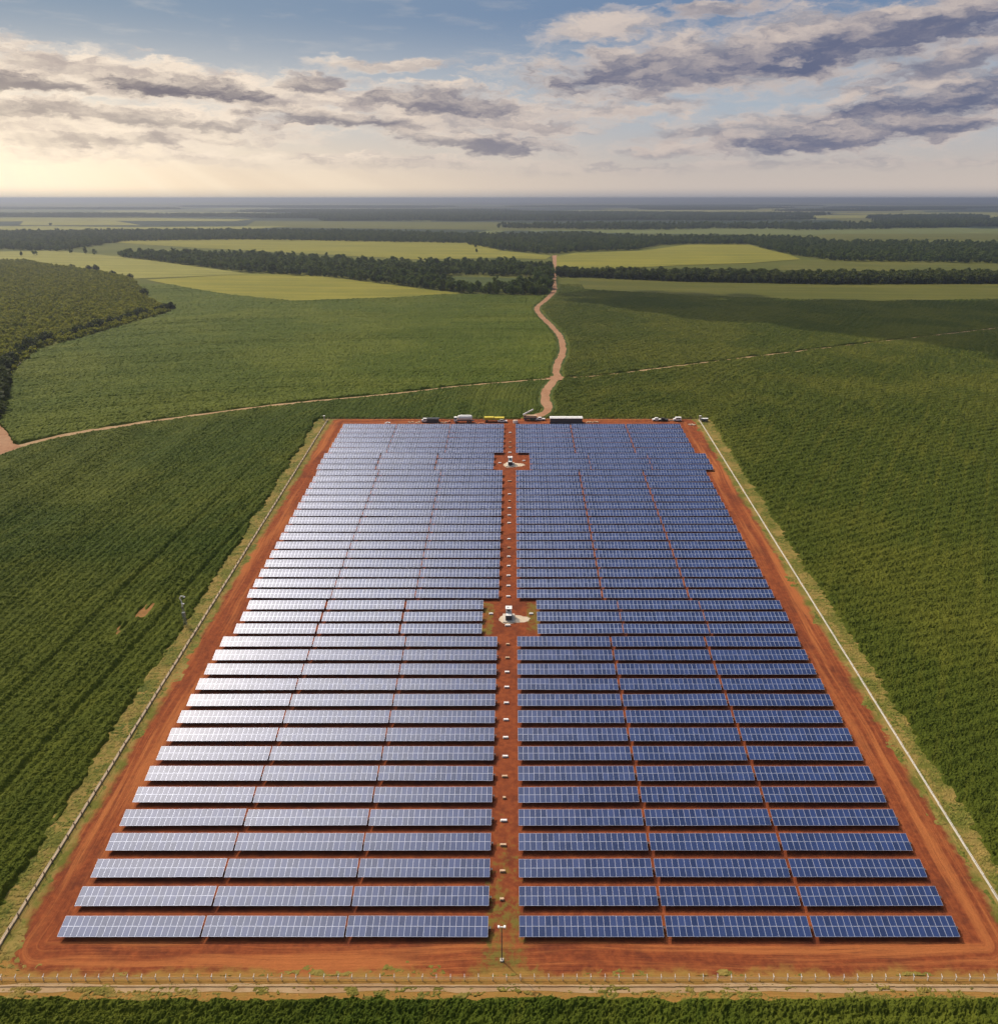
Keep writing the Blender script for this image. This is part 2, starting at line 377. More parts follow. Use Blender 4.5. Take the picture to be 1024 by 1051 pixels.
SX = 86.3                       # half width of the bare soil
YS0 = G(500, 995)[1]; YS1 = 365.5          # its front and back
def site_mat():
    """red soil with tyre streaks, thin dry grass towards the fence"""
    m, N, b = mat('red_soil'); p = N.pos(); x, y, z = N.xyz(p)
    n_edge = N.noise(p, .16, 4, .62); n_f = N.noise(p, .8, 4, .65); n_g = N.noise(p, 3.0, 3, .7)
    ax = N.m('ABSOLUTE', x)
    # rounded-rectangle distance, so wheel tracks turn with the corners
    cy = (YS0+YS1)/2; hy = (YS1-YS0)/2; rr = 5.0
    qx = N.mx(N.sub(ax, SX-rr), 0.0); qy = N.mx(N.sub(N.m('ABSOLUTE', N.sub(y, cy)), hy-rr), 0.0)
    qi = N.mn(N.mx(N.sub(ax, SX-rr), N.sub(N.m('ABSOLUTE', N.sub(y, cy)), hy-rr)), 0.0)
    sd = N.sub(N.add(N.m('SQRT', N.add(N.mul(qx, qx), N.mul(qy, qy))), qi), rr)
    wob = N.mul(N.sub(N.noise(p, .018, 2), .5), 5.0)
    s2 = N.add(sd, wob)
    tr = N.noise(N.vec(N.mul(s2, 2.2), N.mul(N.add(x, y), .035)), 1.0, 5, .8)
    tr2 = N.noise(N.vec(N.mul(s2, .45), N.mul(N.sub(x, y), .02), 4.0), 1.0, 3, .6)
    l_ = N.noise(p, .05, 4, .6)
    inperim = N.ss(sd, -12, -3)
    red0 = (.175, .044, .018); red1 = (.29, .076, .025); red2 = (.47, .160, .048); dk = (.085, .026, .016)
    c = N.mix(N.ss(n_f, .3, .7), red0, red1)
    c = N.mix(N.mul(N.ss(n_edge, .48, .66), .5), c, dk)
    c = N.mix(N.mul(inperim, N.mul(N.ss(tr2, .46, .64), .75)), c, red2)
    c = N.mix(N.mul(N.mul(inperim, N.ss(l_, .35, .6)), N.mul(N.ss(tr, .50, .60), .45)), c, red2)
    c = N.mix(N.mul(N.mul(inperim, N.ss(l_, .62, .38)), N.mul(N.ss(tr, .46, .38), .55)), c, dk)
    c = N.mix(N.mul(n_g, .35), c, dk)
    # aisle weeds : more of them at the near end, and in the corners of the clearings
    aisle = N.mul(N.ss(N.m('ABSOLUTE', N.add(x, 1.8)), 7.5, 1.2), N.mul(N.ss(y, 150, 92), .62))
    fan = N.mul(.9, N.mul(N.ss(N.m('ABSOLUTE', N.add(x, 1.8)), 12, 3), N.ss(N.m('ABSOLUTE', N.sub(y, 90.5)), 6, 1)))
    w_ = N.mx(aisle, fan)
    w_ = N.mx(w_, N.mul(N.mul(N.ss(N.m('ABSOLUTE', N.sub(y, 197)), 9.5, 7), N.ss(N.m('ABSOLUTE', N.add(x, 1.0)), 9.5, 8.0)), N.mul(N.ss(N.m('ABSOLUTE', N.add(x, 1.0)), 3.5, 5.5), .62)))
    weed = N.mul(N.ss(N.add(w_, N.mul(N.sub(n_f, .5), 1.5)), .35, .75), N.ss(n_edge, .32, .52))
    gcol = N.mix(n_g, (.075, .085, .014), (.20, .17, .04))
    c = N.mix(N.mul(weed, .85), c, gcol)
    # verge
    e = N.add(sd, N.add(N.mul(N.sub(n_edge, .5), 5.0), N.mul(N.sub(n_f, .5), 2.5)))
    dry = N.mix(n_f, (.27, .16, .050), (.24, .20, .055)); dry = N.mix(N.ss(n_edge, .42, .62), dry, (.12, .12, .022))
    fr_ = N.ss(y, YS0+4, YS0+1); dry = N.mix(fr_, dry, N.mix(n_f, (.33, .145, .042), (.25, .17, .038)))
    c = N.mix(N.ss(e, -.5, 1.6), c, dry)
    N.put(b.inputs['Base Color'], c); b.inputs['Roughness'].default_value = .95; b.inputs['Specular IOR Level'].default_value = .08
    bump(N, b, N.add(n_f, N.mul(N.mul(tr, inperim), 1.2)), .7, .22)
    return m
M_SITE = site_mat()
def verge_mat():
    m, N, b = mat('verge_grass'); p = N.pos(); x, y, z = N.xyz(p)
    a = N.noise(p, .13, 4, .6); f = N.noise(p, 1.6, 3, .6)
    c = N.mix(N.ss(f, .3, .7), (.070, .085, .012), (.175, .160, .028)); c = N.mix(N.mul(N.ss(a, .46, .64), .8), c, (.29, .195, .055))
    c = N.mix(N.mul(N.ss(a, .42, .3), .7), c, (.06, .085, .014))
    c = N.mix(N.mul(N.ss(y, YS0+4, YS0+1), .35), c, (.22, .16, .032))
    N.put(b.inputs['Base Color'], c); b.inputs['Roughness'].default_value = .85; b.inputs['Specular IOR Level'].default_value = .15
    return m
M_VERGE = verge_mat()

def leaf_mat(name, a, bcol):
    m, N, b = mat(name)
    r = N.n.new('ShaderNodeObjectInfo').outputs['Random']; f = N.noise(N.pos(), .5, 2)
    c = N.mix(r, a, bcol); c = N.mix(N.mul(f, .5), c, tuple(v*.55 for v in a))
    N.put(b.inputs['Base Color'], c); b.inputs['Roughness'].default_value = .7; b.inputs['Specular IOR Level'].default_value = .1
    tr = N.n.new('ShaderNodeBsdfTranslucent'); N.put(tr.inputs[0], c); mxs = N.n.new('ShaderNodeMixShader'); mxs.inputs[0].default_value = .4
    N.l.new(b.outputs[0], mxs.inputs[1]); N.l.new(tr.outputs[0], mxs.inputs[2]); N.l.new(mxs.outputs[0], N.n['Material Output'].inputs['Surface'])
    return m
M_LEAF_B = leaf_mat('belt_leaves', (.060, .100, .014), (.150, .185, .030))
M_LEAF_H = leaf_mat('hedge_leaves', (.070, .095, .016), (.135, .150, .028))
M_LEAF_O = leaf_mat('orchard_leaves', (.20, .22, .022), (.38, .36, .045))
M_LEAF_E = leaf_mat('orchard_edge_leaves', (.040, .055, .016), (.075, .090, .022))
M_BARK = simple('bark', (.10, .07, .05), .9)

# ------------------------------------------------------------------ terrain
xs = np.unique(np.concatenate([-np.geomspace(200, 60000, 40), np.linspace(-200, 200, 21), np.geomspace(200, 60000, 40)]))
ys = np.unique(np.concatenate([[-60000, -8000, -1000, -200], np.linspace(0, 340, 30), np.linspace(345, 420, 40), np.geomspace(430, 60000, 60)]))
yy, xx = np.meshgrid(ys, xs, indexing='ij')
zz = gz_np(np.maximum(yy, -200)) - .30
vv = np.stack([xx, yy, zz], -1).reshape(-1, 3); nx = len(xs)
I, J = np.meshgrid(np.arange(len(ys)-1), np.arange(nx-1), indexing='ij'); a = (I*nx+J).ravel()
terr = link('ground', np_mesh('ground', vv, np.stack([a, a+1, a+nx+1, a+nx], 1), smooth=True), M_TERR)
tag(terr, kind='structure')

def sheet(name, poly_xy, m, lift, kind='structure', step=6.0, maxseg=None):
    """a polygon laid on the ground, fan-free: triangulated by bmesh, draped"""
    bm = bmesh.new(); vs = [bm.verts.new((x, y, gz(y)+lift)) for x, y in poly_xy]
    f = bm.faces.new(vs); bmesh.ops.triangulate(bm, faces=[f])
    bmesh.ops.recalc_face_normals(bm, faces=bm.faces)
    me = bpy.data.meshes.new(name); bm.to_mesh(me); bm.free()
    o = link(name, me, m); tag(o, kind=kind); return o
def strip(name, pts, width, m, lift, kind='structure', jit=.25):
    """a road ribbon following the ground"""
    P = []
    for (x0, y0), (x1, y1) in zip(pts[:-1], pts[1:]):
        n = max(1, int(math.hypot(x1-x0, y1-y0)/3.0)) if math.hypot(x1-x0, y1-y0) < 400 else 20
        for k in range(n): P.append((x0+(x1-x0)*k/n, y0+(y1-y0)*k/n))
    P.append(pts[-1]); P = np.array(P); T = np.gradient(P, axis=0); T /= np.linalg.norm(T, axis=1)[:, None]+1e-9
    Nn = np.stack([-T[:, 1], T[:, 0]], 1)
    w = np.interp(np.linspace(0, 1, len(P)), np.linspace(0, 1, len(width)), width) if isinstance(width, (list, tuple)) else np.full(len(P), width)
    s = np.cumsum(np.r_[0, np.hypot(*np.diff(P, axis=0).T)])
    jl = (vnoise(s/4, s*0, 1)-.5)*2*jit*w; jr = (vnoise(s/4, s*0+9, 2)-.5)*2*jit*w
    L = P+Nn*(w/2+jl)[:, None]; Rr = P-Nn*(w/2+jr)[:, None]
    def z(Q): return gz_np(Q[:, 1])+lift
    V = np.concatenate([np.c_[L, z(L)], np.c_[Rr, z(Rr)]]); n = len(P); i = np.arange(n-1)
    o = link(name, np_mesh(name, V, np.stack([i+n, i+n+1, i+1, i], 1)), m); tag(o, kind=kind); return o

# far fields (each one sheet)
def GP(pts): return [G(*p) for p in pts]
FIELDS = [
 ('field', M_YFIELD, [(150, 287), (200, 284), (256, 281), (300, 280.5), (356, 286.5), (430, 296), (473, 301), (400, 306), (300, 309), (240, 303), (200, 297)]),
 ('field', M_PFIELD, [(-60, 259), (60, 257), (120, 263), (160, 268), (220, 276), (256, 281), (190, 284), (135, 286), (98, 279), (60, 274), (30, 269), (-60, 269)]),
 ('field', M_YFIELD, [(104, 247.5), (160, 245), (256, 244.5), (480, 249), (500, 252), (512, 257), (566, 262.5), (560, 266), (512, 264.5), (430, 266), (300, 259.5), (200, 254), (150, 251)]),
 ('field', M_YFIELD, [(571, 263), (590, 259.5), (662, 257), (704, 251), (768, 251), (783, 255), (808, 261), (822, 266), (768, 270), (700, 272), (612, 277), (571, 279)]),
 ('field', M_OFIELD, [(846, 268.5), (900, 269), (1024, 271), (1100, 271), (1100, 279), (898, 279), (800, 277), (800, 272)]),
 ('field', M_OFIELD, [(830, 243), (850, 240), (1024, 239.5), (1100, 239.5), (1100, 245), (1024, 245), (846, 246)]),
 ('field', M_PFIELD, [(20, 231), (25, 226), (112, 225.5), (145, 231)]),
 ('field', M_OFIELD, [(250, 233), (262, 226.5), (512, 228), (600, 231), (640, 235), (512, 236)]),
 ('field', M_OFIELD, [(628, 230.5), (668, 229.5), (715, 234), (640, 235)]),
 ('field', M_OFIELD, [(835, 222), (900, 223), (1024, 227), (1100, 227), (1100, 231), (960, 231), (880, 229)]),
 ('field', M_OFIELD, [(590, 284), (700, 289.5), (860, 292.5), (1100, 291.5), (1100, 306), (1024, 307), (900, 309), (800, 307), (700, 303), (600, 297)]),
 ('field', M_DFIELD, [(432, 286), (470, 284), (545, 286), (550, 292), (500, 297.5), (470, 295)]),
 ('field', M_PFIELD, [(-80, 219), (90, 217.5), (130, 219), (60, 221), (-80, 222.5)]),
 ('field', M_PFIELD, [(60, 212.8), (200, 212.5), (170, 214), (40, 214.5)]),
 ('field', M_OFIELD, [(340, 213.5), (450, 213), (480, 214.4), (380, 215)]),
 ('field', M_PFIELD, [(-80, 224), (150, 223.5), (260, 225), (240, 227), (80, 226.5), (-80, 228)]),
 ('field', M_PFIELD, [(-80, 207.5), (120, 207), (330, 208), (150, 208.6), (-80, 208.8)]),
 ('field', M_PFIELD, [(-80, 232.5), (40, 232), (140, 233), (300, 232), (260, 235), (60, 236), (-80, 237)]),
 ('field', M_YFIELD, [(503, 218.42), (660, 218.03), (677, 219.49), (529, 219.97)]),
 ('field', M_OFIELD, [(184, 207.01), (391, 206.89), (414, 207.36), (218, 207.51)]),
 ('field', M_PFIELD, [(785, 220.83), (1051, 220.05), (1081, 222.97), (829, 223.95)]),
 ('field', M_PFIELD, [(839, 218.43), (1036, 218.05), (1058, 219.48), (872, 219.95)]),
 ('field', M_PFIELD, [(-92, 208.06), (218, 207.83), (252, 208.68), (-40, 208.97)]),
 ('field', M_PFIELD, [(603, 215.57), (916, 214.96), (951, 217.27), (655, 218.04)]),
 ('field', M_OFIELD, [(600, 210.76), (796, 210.60), (818, 211.20), (633, 211.40)]),
 ('field', M_YFIELD, [(263, 210.78), (439, 210.63), (458, 211.19), (292, 211.37)]),
 ('field', M_OFIELD, [(814, 207.05), (918, 206.94), (930, 207.33), (832, 207.46)]),
 ('field', M_PFIELD, [(-145, 209.19), (52, 208.91), (74, 209.94), (-112, 210.29)]),
 ('field', M_PFIELD, [(-213, 224.17), (70, 223.62), (101, 225.69), (-166, 226.38)]),
 ('field', M_PFIELD, [(-113, 213.91), (-2, 213.52), (10, 214.99), (-94, 215.48)]),
 ('field', M_OFIELD, [(-90, 220.66), (126, 219.77), (149, 223.11), (-54, 224.23)]),
 ('field', M_YFIELD, [(223, 208.25), (474, 208.15), (501, 208.53), (264, 208.65)]),
 ('field', M_PFIELD, [(-12, 209.17), (231, 208.89), (258, 209.95), (28, 210.31)]),
 ('field', M_OFIELD, [(393, 212.28), (636, 212.07), (663, 212.87), (434, 213.13)]),
 ('field', M_PFIELD, [(931, 223.66), (1051, 222.76), (1065, 226.12), (951, 227.24)]),
 ('field', M_YFIELD, [(532, 209.33), (633, 209.16), (644, 209.82), (549, 210.04)]),
 ('field', M_OFIELD, [(407, 221.39), (692, 220.98), (724, 222.51), (455, 223.02)]),
 ('field', M_OFIELD, [(724, 208.17), (961, 208.02), (988, 208.59), (764, 208.78)]),
 ('field', M_YFIELD, [(855, 210.78), (1090, 210.64), (1116, 211.18), (894, 211.36)]),
 ('field', M_OFIELD, [(-125, 214.07), (-7, 213.79), (6, 214.86), (-105, 215.21)]),
 ('field', M_YFIELD, [(711, 214.04), (878, 213.74), (897, 214.88), (738, 215.26)]),
 ('field', M_OFIELD, [(-192, 206.98), (94, 206.83), (126, 207.38), (-145, 207.57)]),
 ('field', M_OFIELD, [(607, 213.81), (760, 213.36), (777, 215.07), (633, 215.64)]),
 ('field', M_YFIELD, [(-115, 210.62), (167, 210.36), (198, 211.32), (-68, 211.64)]),
]
for k, (nm, mm, pts) in enumerate(FIELDS): sheet(nm, GP(pts), mm, .12+.03*k)

# roads
ROAD_A = catmull(GP([(540, 428.5), (553, 426), (562, 420), (559, 406), (565, 394), (571, 388), (571, 376), (577.5, 361), (575, 346), (566, 335), (553.5, 322), (551.5, 315), (562, 306), (569, 297), (568, 286), (572, 278), (570, 270), (569.5, 262)]))
ROAD_L = catmull(GP([(-60, 488), (0, 465), (30, 455.5), (60, 448), (130, 436.5), (210, 425), (300, 414), (400, 404.5), (480, 395.5), (560, 389), (571, 388)]))
ROAD_R = catmull(GP([(571, 388), (620, 385), (680, 377.5), (740, 370), (798, 363), (881, 353), (960, 344), (1024, 336.5), (1120, 325)]))
ROAD_E = catmull(GP([(-14, 470), (2, 440), (3, 420), (6, 400), (13, 384), (39, 361), (88, 348), (137, 333), (172, 322)]))
strip('track_verge', ROAD_A, [9, 8.5, 8, 8.5, 9, 9, 11, 14], M_DFIELD, .03, jit=.22)
roadA = strip('road', ROAD_A, [5, 4.6, 4.6, 5, 5.4, 6.4, 8, 10], M_ROAD, .06, jit=.13)
roadL = strip('road', ROAD_L, [4.6, 4.2, 3.2, 2.4, 2.6], M_TRACK, .05)
roadR = strip('road', ROAD_R, [2.6, 2.0, 2.2, 2.6], M_TRACK, .05, jit=.35)
roadE = strip('road', ROAD_E, [7, 3.0, 2.5, 2.5, 2], M_PADG, .04, jit=.6)
x0, y0 = G(571, 388); sheet('road', [(x0+7*math.cos(t)*(1+.25*math.sin(3*t)), y0+5.5*math.sin(t)) for t in np.linspace(0, 2*math.pi, 18)[:-1]], M_ROAD, .09)
jx = GP([(-60, 492), (-60, 432), (0, 436), (8, 444), (14, 455), (22, 458), (0, 468)]); sheet('road', jx, M_ROAD, .10)

# ------------------------------------------------------------------ site ground sheet
VX = 94.2; YV0 = G(500, 1025)[1]; YV1 = G(500, 430)[1]
gx_ = np.linspace(-VX-.8, VX+.8, 61); gy_ = np.unique(np.concatenate([np.linspace(YV0-.8, YV1+1, 90)]))
yy, xx = np.meshgrid(gy_, gx_, indexing='ij')
vv = np.stack([xx, yy, gz_np(yy)], -1).reshape(-1, 3); nx = len(gx_)
I, J = np.meshgrid(np.arange(len(gy_)-1), np.arange(nx-1), indexing='ij'); a = (I*nx+J).ravel()
tag(link('bare_soil', np_mesh('bare_soil', vv, np.stack([a, a+1, a+nx+1, a+nx], 1), smooth=True), M_SITE), kind='structure')

# ------------------------------------------------------------------ crop canopy (real relief, row by row)
ORCH = GP([(-90, 268), (29, 268), (59, 274), (98, 279), (135, 286), (152, 307), (176, 320), (137, 331), (88, 346), (39, 359), (13, 381), (4, 400), (2, 428), (-5, 440), (-90, 440)])
def corner_cut(x, y): return in_poly(x, y, jx) | in_poly(x, y, ORCH)
def heightfield(name, m, mask, hfun, y0, y1, q=.85, kind='stuff', lmin=None, lmax=None, lab=None, cat=None, group=None):
    """relief over the ground in bands whose cell size grows with distance"""
    VV = []; FF = []; base = 0; y = y0; grit_ = .20 if name == 'crop_field' else .12
    while y < y1:
        zc = y*math.cos(PITCH)-gz(y)*math.sin(PITCH); cell = q*zc/F; cy_ = cell*1.15
        yb = min(y1, y+max(16*cy_, 8)); xa = -(CX+40)/F*zc-6; xb = (1024-CX+40)/F*zc+6
        if lmin is not None: xa = max(xa, lmin)
        if lmax is not None: xb = min(xb, lmax)
        if xb <= xa: y = yb; continue
        gx = np.arange(xa, xb+cell, cell); gy = np.linspace(y, yb, int((yb-y)/cy_)+2)
        Y, X = np.meshgrid(gy, gx, indexing='ij')
        j1 = hsh(np.arange(X.size), np.full(X.size, int(y*10)), 5).reshape(X.shape)-.5; j2 = hsh(np.arange(X.size), np.full(X.size, int(y*10)), 6).reshape(X.shape)-.5
        X = X+j1*cell*.5; Y = Y+np.where((Y > y) & (Y < yb), j2*cy_*.5, 0)
        mk = mask(X, Y)
        H = hfun(X, Y)+grit_*np.minimum(1.0, 1/(cell*4)+.25)*(hsh(np.arange(X.size), np.full(X.size, int(y*7)), 8).reshape(X.shape)-.5); Z = gz_np(Y)+np.where(mk > 0, np.maximum(H*mk, -.25), -.29)
        nxx = len(gx); I, J = np.meshgrid(np.arange(len(gy)-1), np.arange(nxx-1), indexing='ij'); a = (I*nxx+J).ravel()
        q4 = np.stack([a, a+1, a+nxx+1, a+nxx], 1); mf = mk.ravel(); keep = (mf[q4] > 0).any(1); q4 = q4[keep]
        used = np.zeros(X.size, bool); used[q4.ravel()] = True; idx = np.cumsum(used)-1
        VV.append(np.stack([X, Y, Z], -1).reshape(-1, 3)[used]); FF.append(idx[q4]+base); base += int(used.sum())
        y = yb
    o = link(name, np_mesh(name, np.concatenate(VV), np.concatenate(FF), smooth=False), m)
    tag(o, lab, cat, group, kind); return o
def soft(d, w): return np.clip(d/w, 0, 1)
def roads_gap(x, y):
    return np.minimum.reduce([soft(pl_dist(x, y, ROAD_A)-3.6-1.2*(vnoise(x/4, y/4, 77)-.5), 1.5), soft(pl_dist(x, y, ROAD_L)-2.3, .8), soft(pl_dist(x, y, ROAD_R)-1.5, .8)])
def leafy(X, Y, amp=1.0):
    return amp*((vnoise(X/.30, Y/.30, 11)-.5)*.50+(vnoise(X/.75, Y/.75, 12)-.5)*.55)
# the left field: rows run obliquely to the fence
pA = G(17, 771); pB = G(177, 603); la = math.atan2(pB[1]-pA[1], pB[0]-pA[0])
def rows(X, Y, ang, sp, seed, wob=0.0):
    t = X*math.sin(ang)-Y*math.cos(ang)+wob*(vnoise(X/60, Y/60, seed+3)-.5)
    s = X*math.cos(ang)+Y*math.sin(ang)
    return t, s, .5+.5*np.cos(t*2*math.pi/sp)
YM1 = G(500, 292)[1]
BELT_CUT = GP([(130, 286), (473, 302), (560, 304), (564, 285), (574, 283), (700, 290), (860, 293), (1100, 292), (1100, 200), (0, 200), (-300, 262), (135, 262)])
FP = [GP(f[2]) for f in FIELDS]
def h_left(X, Y):
    t, s, r = rows(X, Y, la, 2.4, 20, 6)
    wide = vnoise(t/5.5, s/90, 21); tram = np.exp(-(((t % 19.0)-9.5)/.8)**2)
    r2 = .5+.5*np.cos(t*2*math.pi/6.9+2*vnoise(X/25, Y/25, 24))
    fa = np.interp(Y, [220, 330], [1, .35])
    return .75+fa*(.42*(r-.5)+.30*(r2-.5)-tram*.42+(wide-.5)*.22)+leafy(X, Y)*(.5+.5*wide)+(wide-.5)*.3
LOWL = ROAD_L+[(60, 60), (-500, 60), (-500, ROAD_L[0][1])]
def m_left(X, Y):
    n = (vnoise(X/1.2, Y/1.2, 30)-.5)*1.6+(vnoise(X/9, Y/9, 32)-.5)*2.2; d = -X-(VX-.5)+n
    bald = 1-(np.exp(-((X-BX)**2/5+(Y-BY)**2/26))*2.6*vnoise(X/1.1, Y/2.2, 35)+np.exp(-((X-BX+3)**2/2+(Y-BY+9)**2/30))*1.7*vnoise(X/.9, Y/2, 36))
    d = np.maximum(d, Y-YV1+n*.3)
    return np.clip(np.minimum.reduce([soft(d, .8), roads_gap(X, Y), np.where(corner_cut(X, Y) | ~in_poly(X, Y, LOWL), 0, 1.0), np.clip(bald, 0, 1), np.where((X > ROAD_AX(Y)) & (Y > YV1-1), 0, 1.)]), 0, 1)
BX, BY = G(148, 627)
_ra = np.array(ROAD_A); _o = np.argsort(_ra[:, 1])
def ROAD_AX(Y): return np.interp(Y, _ra[_o, 1], _ra[_o, 0])
sheet('soil', [(BX-1+6*math.cos(t), BY-3+18*math.sin(t)) for t in np.linspace(0, 2*math.pi, 16)[:-1]], M_SPOT, .05)
YF0 = G(500, 1051)[1]-14
def h_right(X, Y):
    t, s, r = rows(X, Y, R(100), 2.2, 40, 14); wide = vnoise(t/6, s/60, 41)
    arc = np.hypot(X-40, Y-40); tr = np.exp(-((arc % 31.0-15)/.7)**2)+np.exp(-((arc % 31.0-17.5)/.7)**2)
    t3 = X*.35-Y*.94+10*vnoise(X/50, Y/50, 46)
    return .7+.25*np.cos(t3*2*math.pi/3.6)*np.interp(Y, [150, 400], [.6, 1])+.14*(r-.5)+leafy(X, Y, .85)+(wide-.5)*.6-tr*.5*vnoise(X/30, Y/30, 43)+np.cos(arc*2*math.pi/6.1)*.3*vnoise(X/24, Y/24, 44)
def m_right(X, Y):
    n = (vnoise(X/1.2, Y/1.2, 50)-.5)*1.8+(vnoise(X/9, Y/9, 52)-.5)*2.6; d = X-(VX-.5)+n
    d = np.where(Y > YV1-8, np.maximum(d, Y-YV1+n*.3), d)
    far = np.where((X < ROAD_AX(Y)) & (Y > YV1-10), 0, 1.0)
    cut = in_poly(X, Y, FP[10]) | in_poly(X, Y, BELT_CUT)
    return np.minimum.reduce([soft(d, .8), roads_gap(X, Y), far, np.where(cut, 0, 1.)])
def h_front(X, Y):
    t, s, r = rows(X, Y, R(0), 3.0, 60, 2); wide = vnoise(X/9, Y/1.4, 61)
    return .85+.35*(r-.5)+leafy(X, Y, 1.3)+(wide-.5)*.4
def m_front(X, Y):
    n = (vnoise(X/2, Y/2, 70)-.5)*.8+(vnoise(X/9, Y*0, 71)-.5)*.8
    return np.where(np.abs(X) < VX+2, soft(YV0-Y+n, .6), 0)
heightfield('crop_field', M_CROP_L, m_left, h_left, YF0, max(p[1] for p in ROAD_L)+5, kind='stuff', lmax=40)
heightfield('crop_field', M_CROP_R, m_right, h_right, YF0, YM1, kind='stuff', lmin=-10)
heightfield('crop_field', M_CROP_L, m_front, h_front, YF0, YV0+2, kind='stuff', lmin=-VX-2.5, lmax=VX+2.5)
def h_mid(X, Y):
    D = np.hypot(X+40, Y+150); D = D+18*(vnoise(X/120, Y/120, 81)-.5); wide = vnoise(D/6, np.arctan2(X, Y)*7, 82)
    tr = np.exp(-((D % 27.0-13)/1.1)**2)
    rid = np.cos(D*2*math.pi/5.2)*.45*vnoise(D/14, np.arctan2(X, Y)*5, 85)
    return .75+rid+(wide-.5)*.9+leafy(X/1.3, Y/1.3, .9)-tr*.6*vnoise(X/50, Y/50, 83)
def m_mid(X, Y):
    cut = in_poly(X, Y, FP[0]) | in_poly(X, Y, FP[1]) | in_poly(X, Y, FP[10]) | in_poly(X, Y, BELT_CUT) | corner_cut(X, Y) | (X > ROAD_AX(Y)) | in_poly(X, Y, LOWL)
    return np.minimum.reduce([roads_gap(X, Y), np.where(cut, 0, 1.0)])
heightfield('crop_field', M_CROP_M, m_mid, h_mid, G(0, 470)[1], YM1, q=1.0, kind='stuff', lmax=90)
# verge grass round the fence
FX = 89.0; YFN = G(500, 1006.5)[1]; YFF = G(500, 431)[1]
def sd_site(X, Y):
    cy = (YS0+YS1)/2; hy = (YS1-YS0)/2; rr = 5.0
    qx = np.abs(X)-(SX-rr); qy = np.abs(Y-cy)-(hy-rr)
    return np.hypot(np.maximum(qx, 0), np.maximum(qy, 0))+np.minimum(np.maximum(qx, qy), 0)-rr
def m_verge(X, Y):
    s = sd_site(X, Y)+(vnoise(X/5, Y/5, 90)-.5)*4-.3+(vnoise(X/1.2, Y/1.2, 91)-.5)*2
    inside = np.minimum.reduce([VX+.4-np.abs(X), YV1-Y, Y-YV0+.5])
    patch = (Y > YS0+1) | (vnoise(X/2.2, Y/.9, 92)*.6+vnoise(X/.7, Y/.5, 95)*.4 > .47)
    near_f = np.minimum(np.abs(np.abs(X)-FX), np.abs(Y-YFN)) > .7
    return np.where(patch & near_f, np.minimum(soft(s-.8, 1.5), soft(inside, .4)), 0)
def h_verge(X, Y):
    return .03+.24*(vnoise(X/1.6+Y*.12, Y/.42, 93)-.5)+.22*(vnoise(X/.32, Y/.32, 94)-.5)+.10*(vnoise(X/4, Y/4, 92)-.4)
heightfield('verge_grass', M_VERGE, m_verge, h_verge, YV0-1, YV1, q=.9, kind='stuff', lmin=-VX-1, lmax=VX+1)

# ------------------------------------------------------------------ solar tables
PW = 1.127; PH = 1.775; TILT = R(12.4)
def panel_mesh():
    b = MB(); w = PW-.02; h = PH-.02; fr = .034; t = .04
    for c, d in (((0, -h/2+fr/2, 0), (w, fr, t)), ((0, h/2-fr/2, 0), (w, fr, t)), ((-w/2+fr/2, 0, 0), (fr, h-2*fr, t)), ((w/2-fr/2, 0, 0), (fr, h-2*fr, t))): b.box(c, d, 0)
    b.box((0, 0, -.002), (w-2*fr, h-2*fr, .024), 1)
    me = b.mesh('solar_panel'); me.materials.append(M_FRAME); me.materials.append(M_PANEL); return me
ME_PANEL = panel_mesh()
def array_mesh(nc):
    V = []; Fq = []; Mi = []; pv = []
    def add(x0, x1, y0, y1, z0, z1, mi, val):
        b = len(V); V.extend([(x0, y0, z0), (x1, y0, z0), (x1, y1, z0), (x0, y1, z0), (x0, y0, z1), (x1, y0, z1), (x1, y1, z1), (x0, y1, z1)])
        for q in ((0, 3, 2, 1), (4, 5, 6, 7), (0, 1, 5, 4), (1, 2, 6, 5), (2, 3, 7, 6), (3, 0, 4, 7)): Fq.append([b+i for i in q]); Mi.append(mi); pv.append(val)
    add(-nc*PW/2, nc*PW/2, -PH, PH, -.02, .012, 0, 0)
    rnd = random.Random(nc)
    for i in range(nc):
        for j in (0, 1):
            x = -nc*PW/2+i*PW; y = -PH+j*PH; e = .050
            add(x+e, x+PW-e, y+e, y+PH-e, .0, .016, 1, rnd.random())
    me = np_mesh('panel_array', np.array(V), np.array(Fq), Mi)
    at = me.attributes.new('pv', 'FLOAT', 'FACE'); at.data.foreach_set('value', np.array(pv, dtype=np.float32))
    me.materials.append(M_FRAME); me.materials.append(M_PANEL_F); return me
ct, st_ = math.cos(TILT), math.sin(TILT)
def frame_mesh(nc):
    """purlins, rafters under the panels in table coordinates (front edge at y=0)"""
    b = MB(); rot = Matrix.Rotation(TILT, 3, 'X'); L = nc*PW-.3
    for u in (.45, 1.35, 2.2, 3.1): b.box((0, u*ct+.06*st_, FRONT_H+u*st_-.06), (L, .06, .07), 0, rot)
    n = 6
    for i in range(n):
        x = -L/2+L*(i+.5)/n
        b.box((x, PH*ct+.14*st_, FRONT_H+PH*st_-.15), (.07, 3.2, .09), 0, rot)
    me = b.mesh('support_frame'); me.materials.append(M_STEEL); return me, [-L/2+L*(i+.5)/n for i in range(n)]
def post_mesh():
    b = MB(); b.box((0, 0, .45), (.12, .10, 1.05), 0); b.box((0, 0, -.07), (.35, .35, .10), 0); me = b.mesh('post'); me.materials.append(M_STEEL); return me
ME_POST = post_mesh()
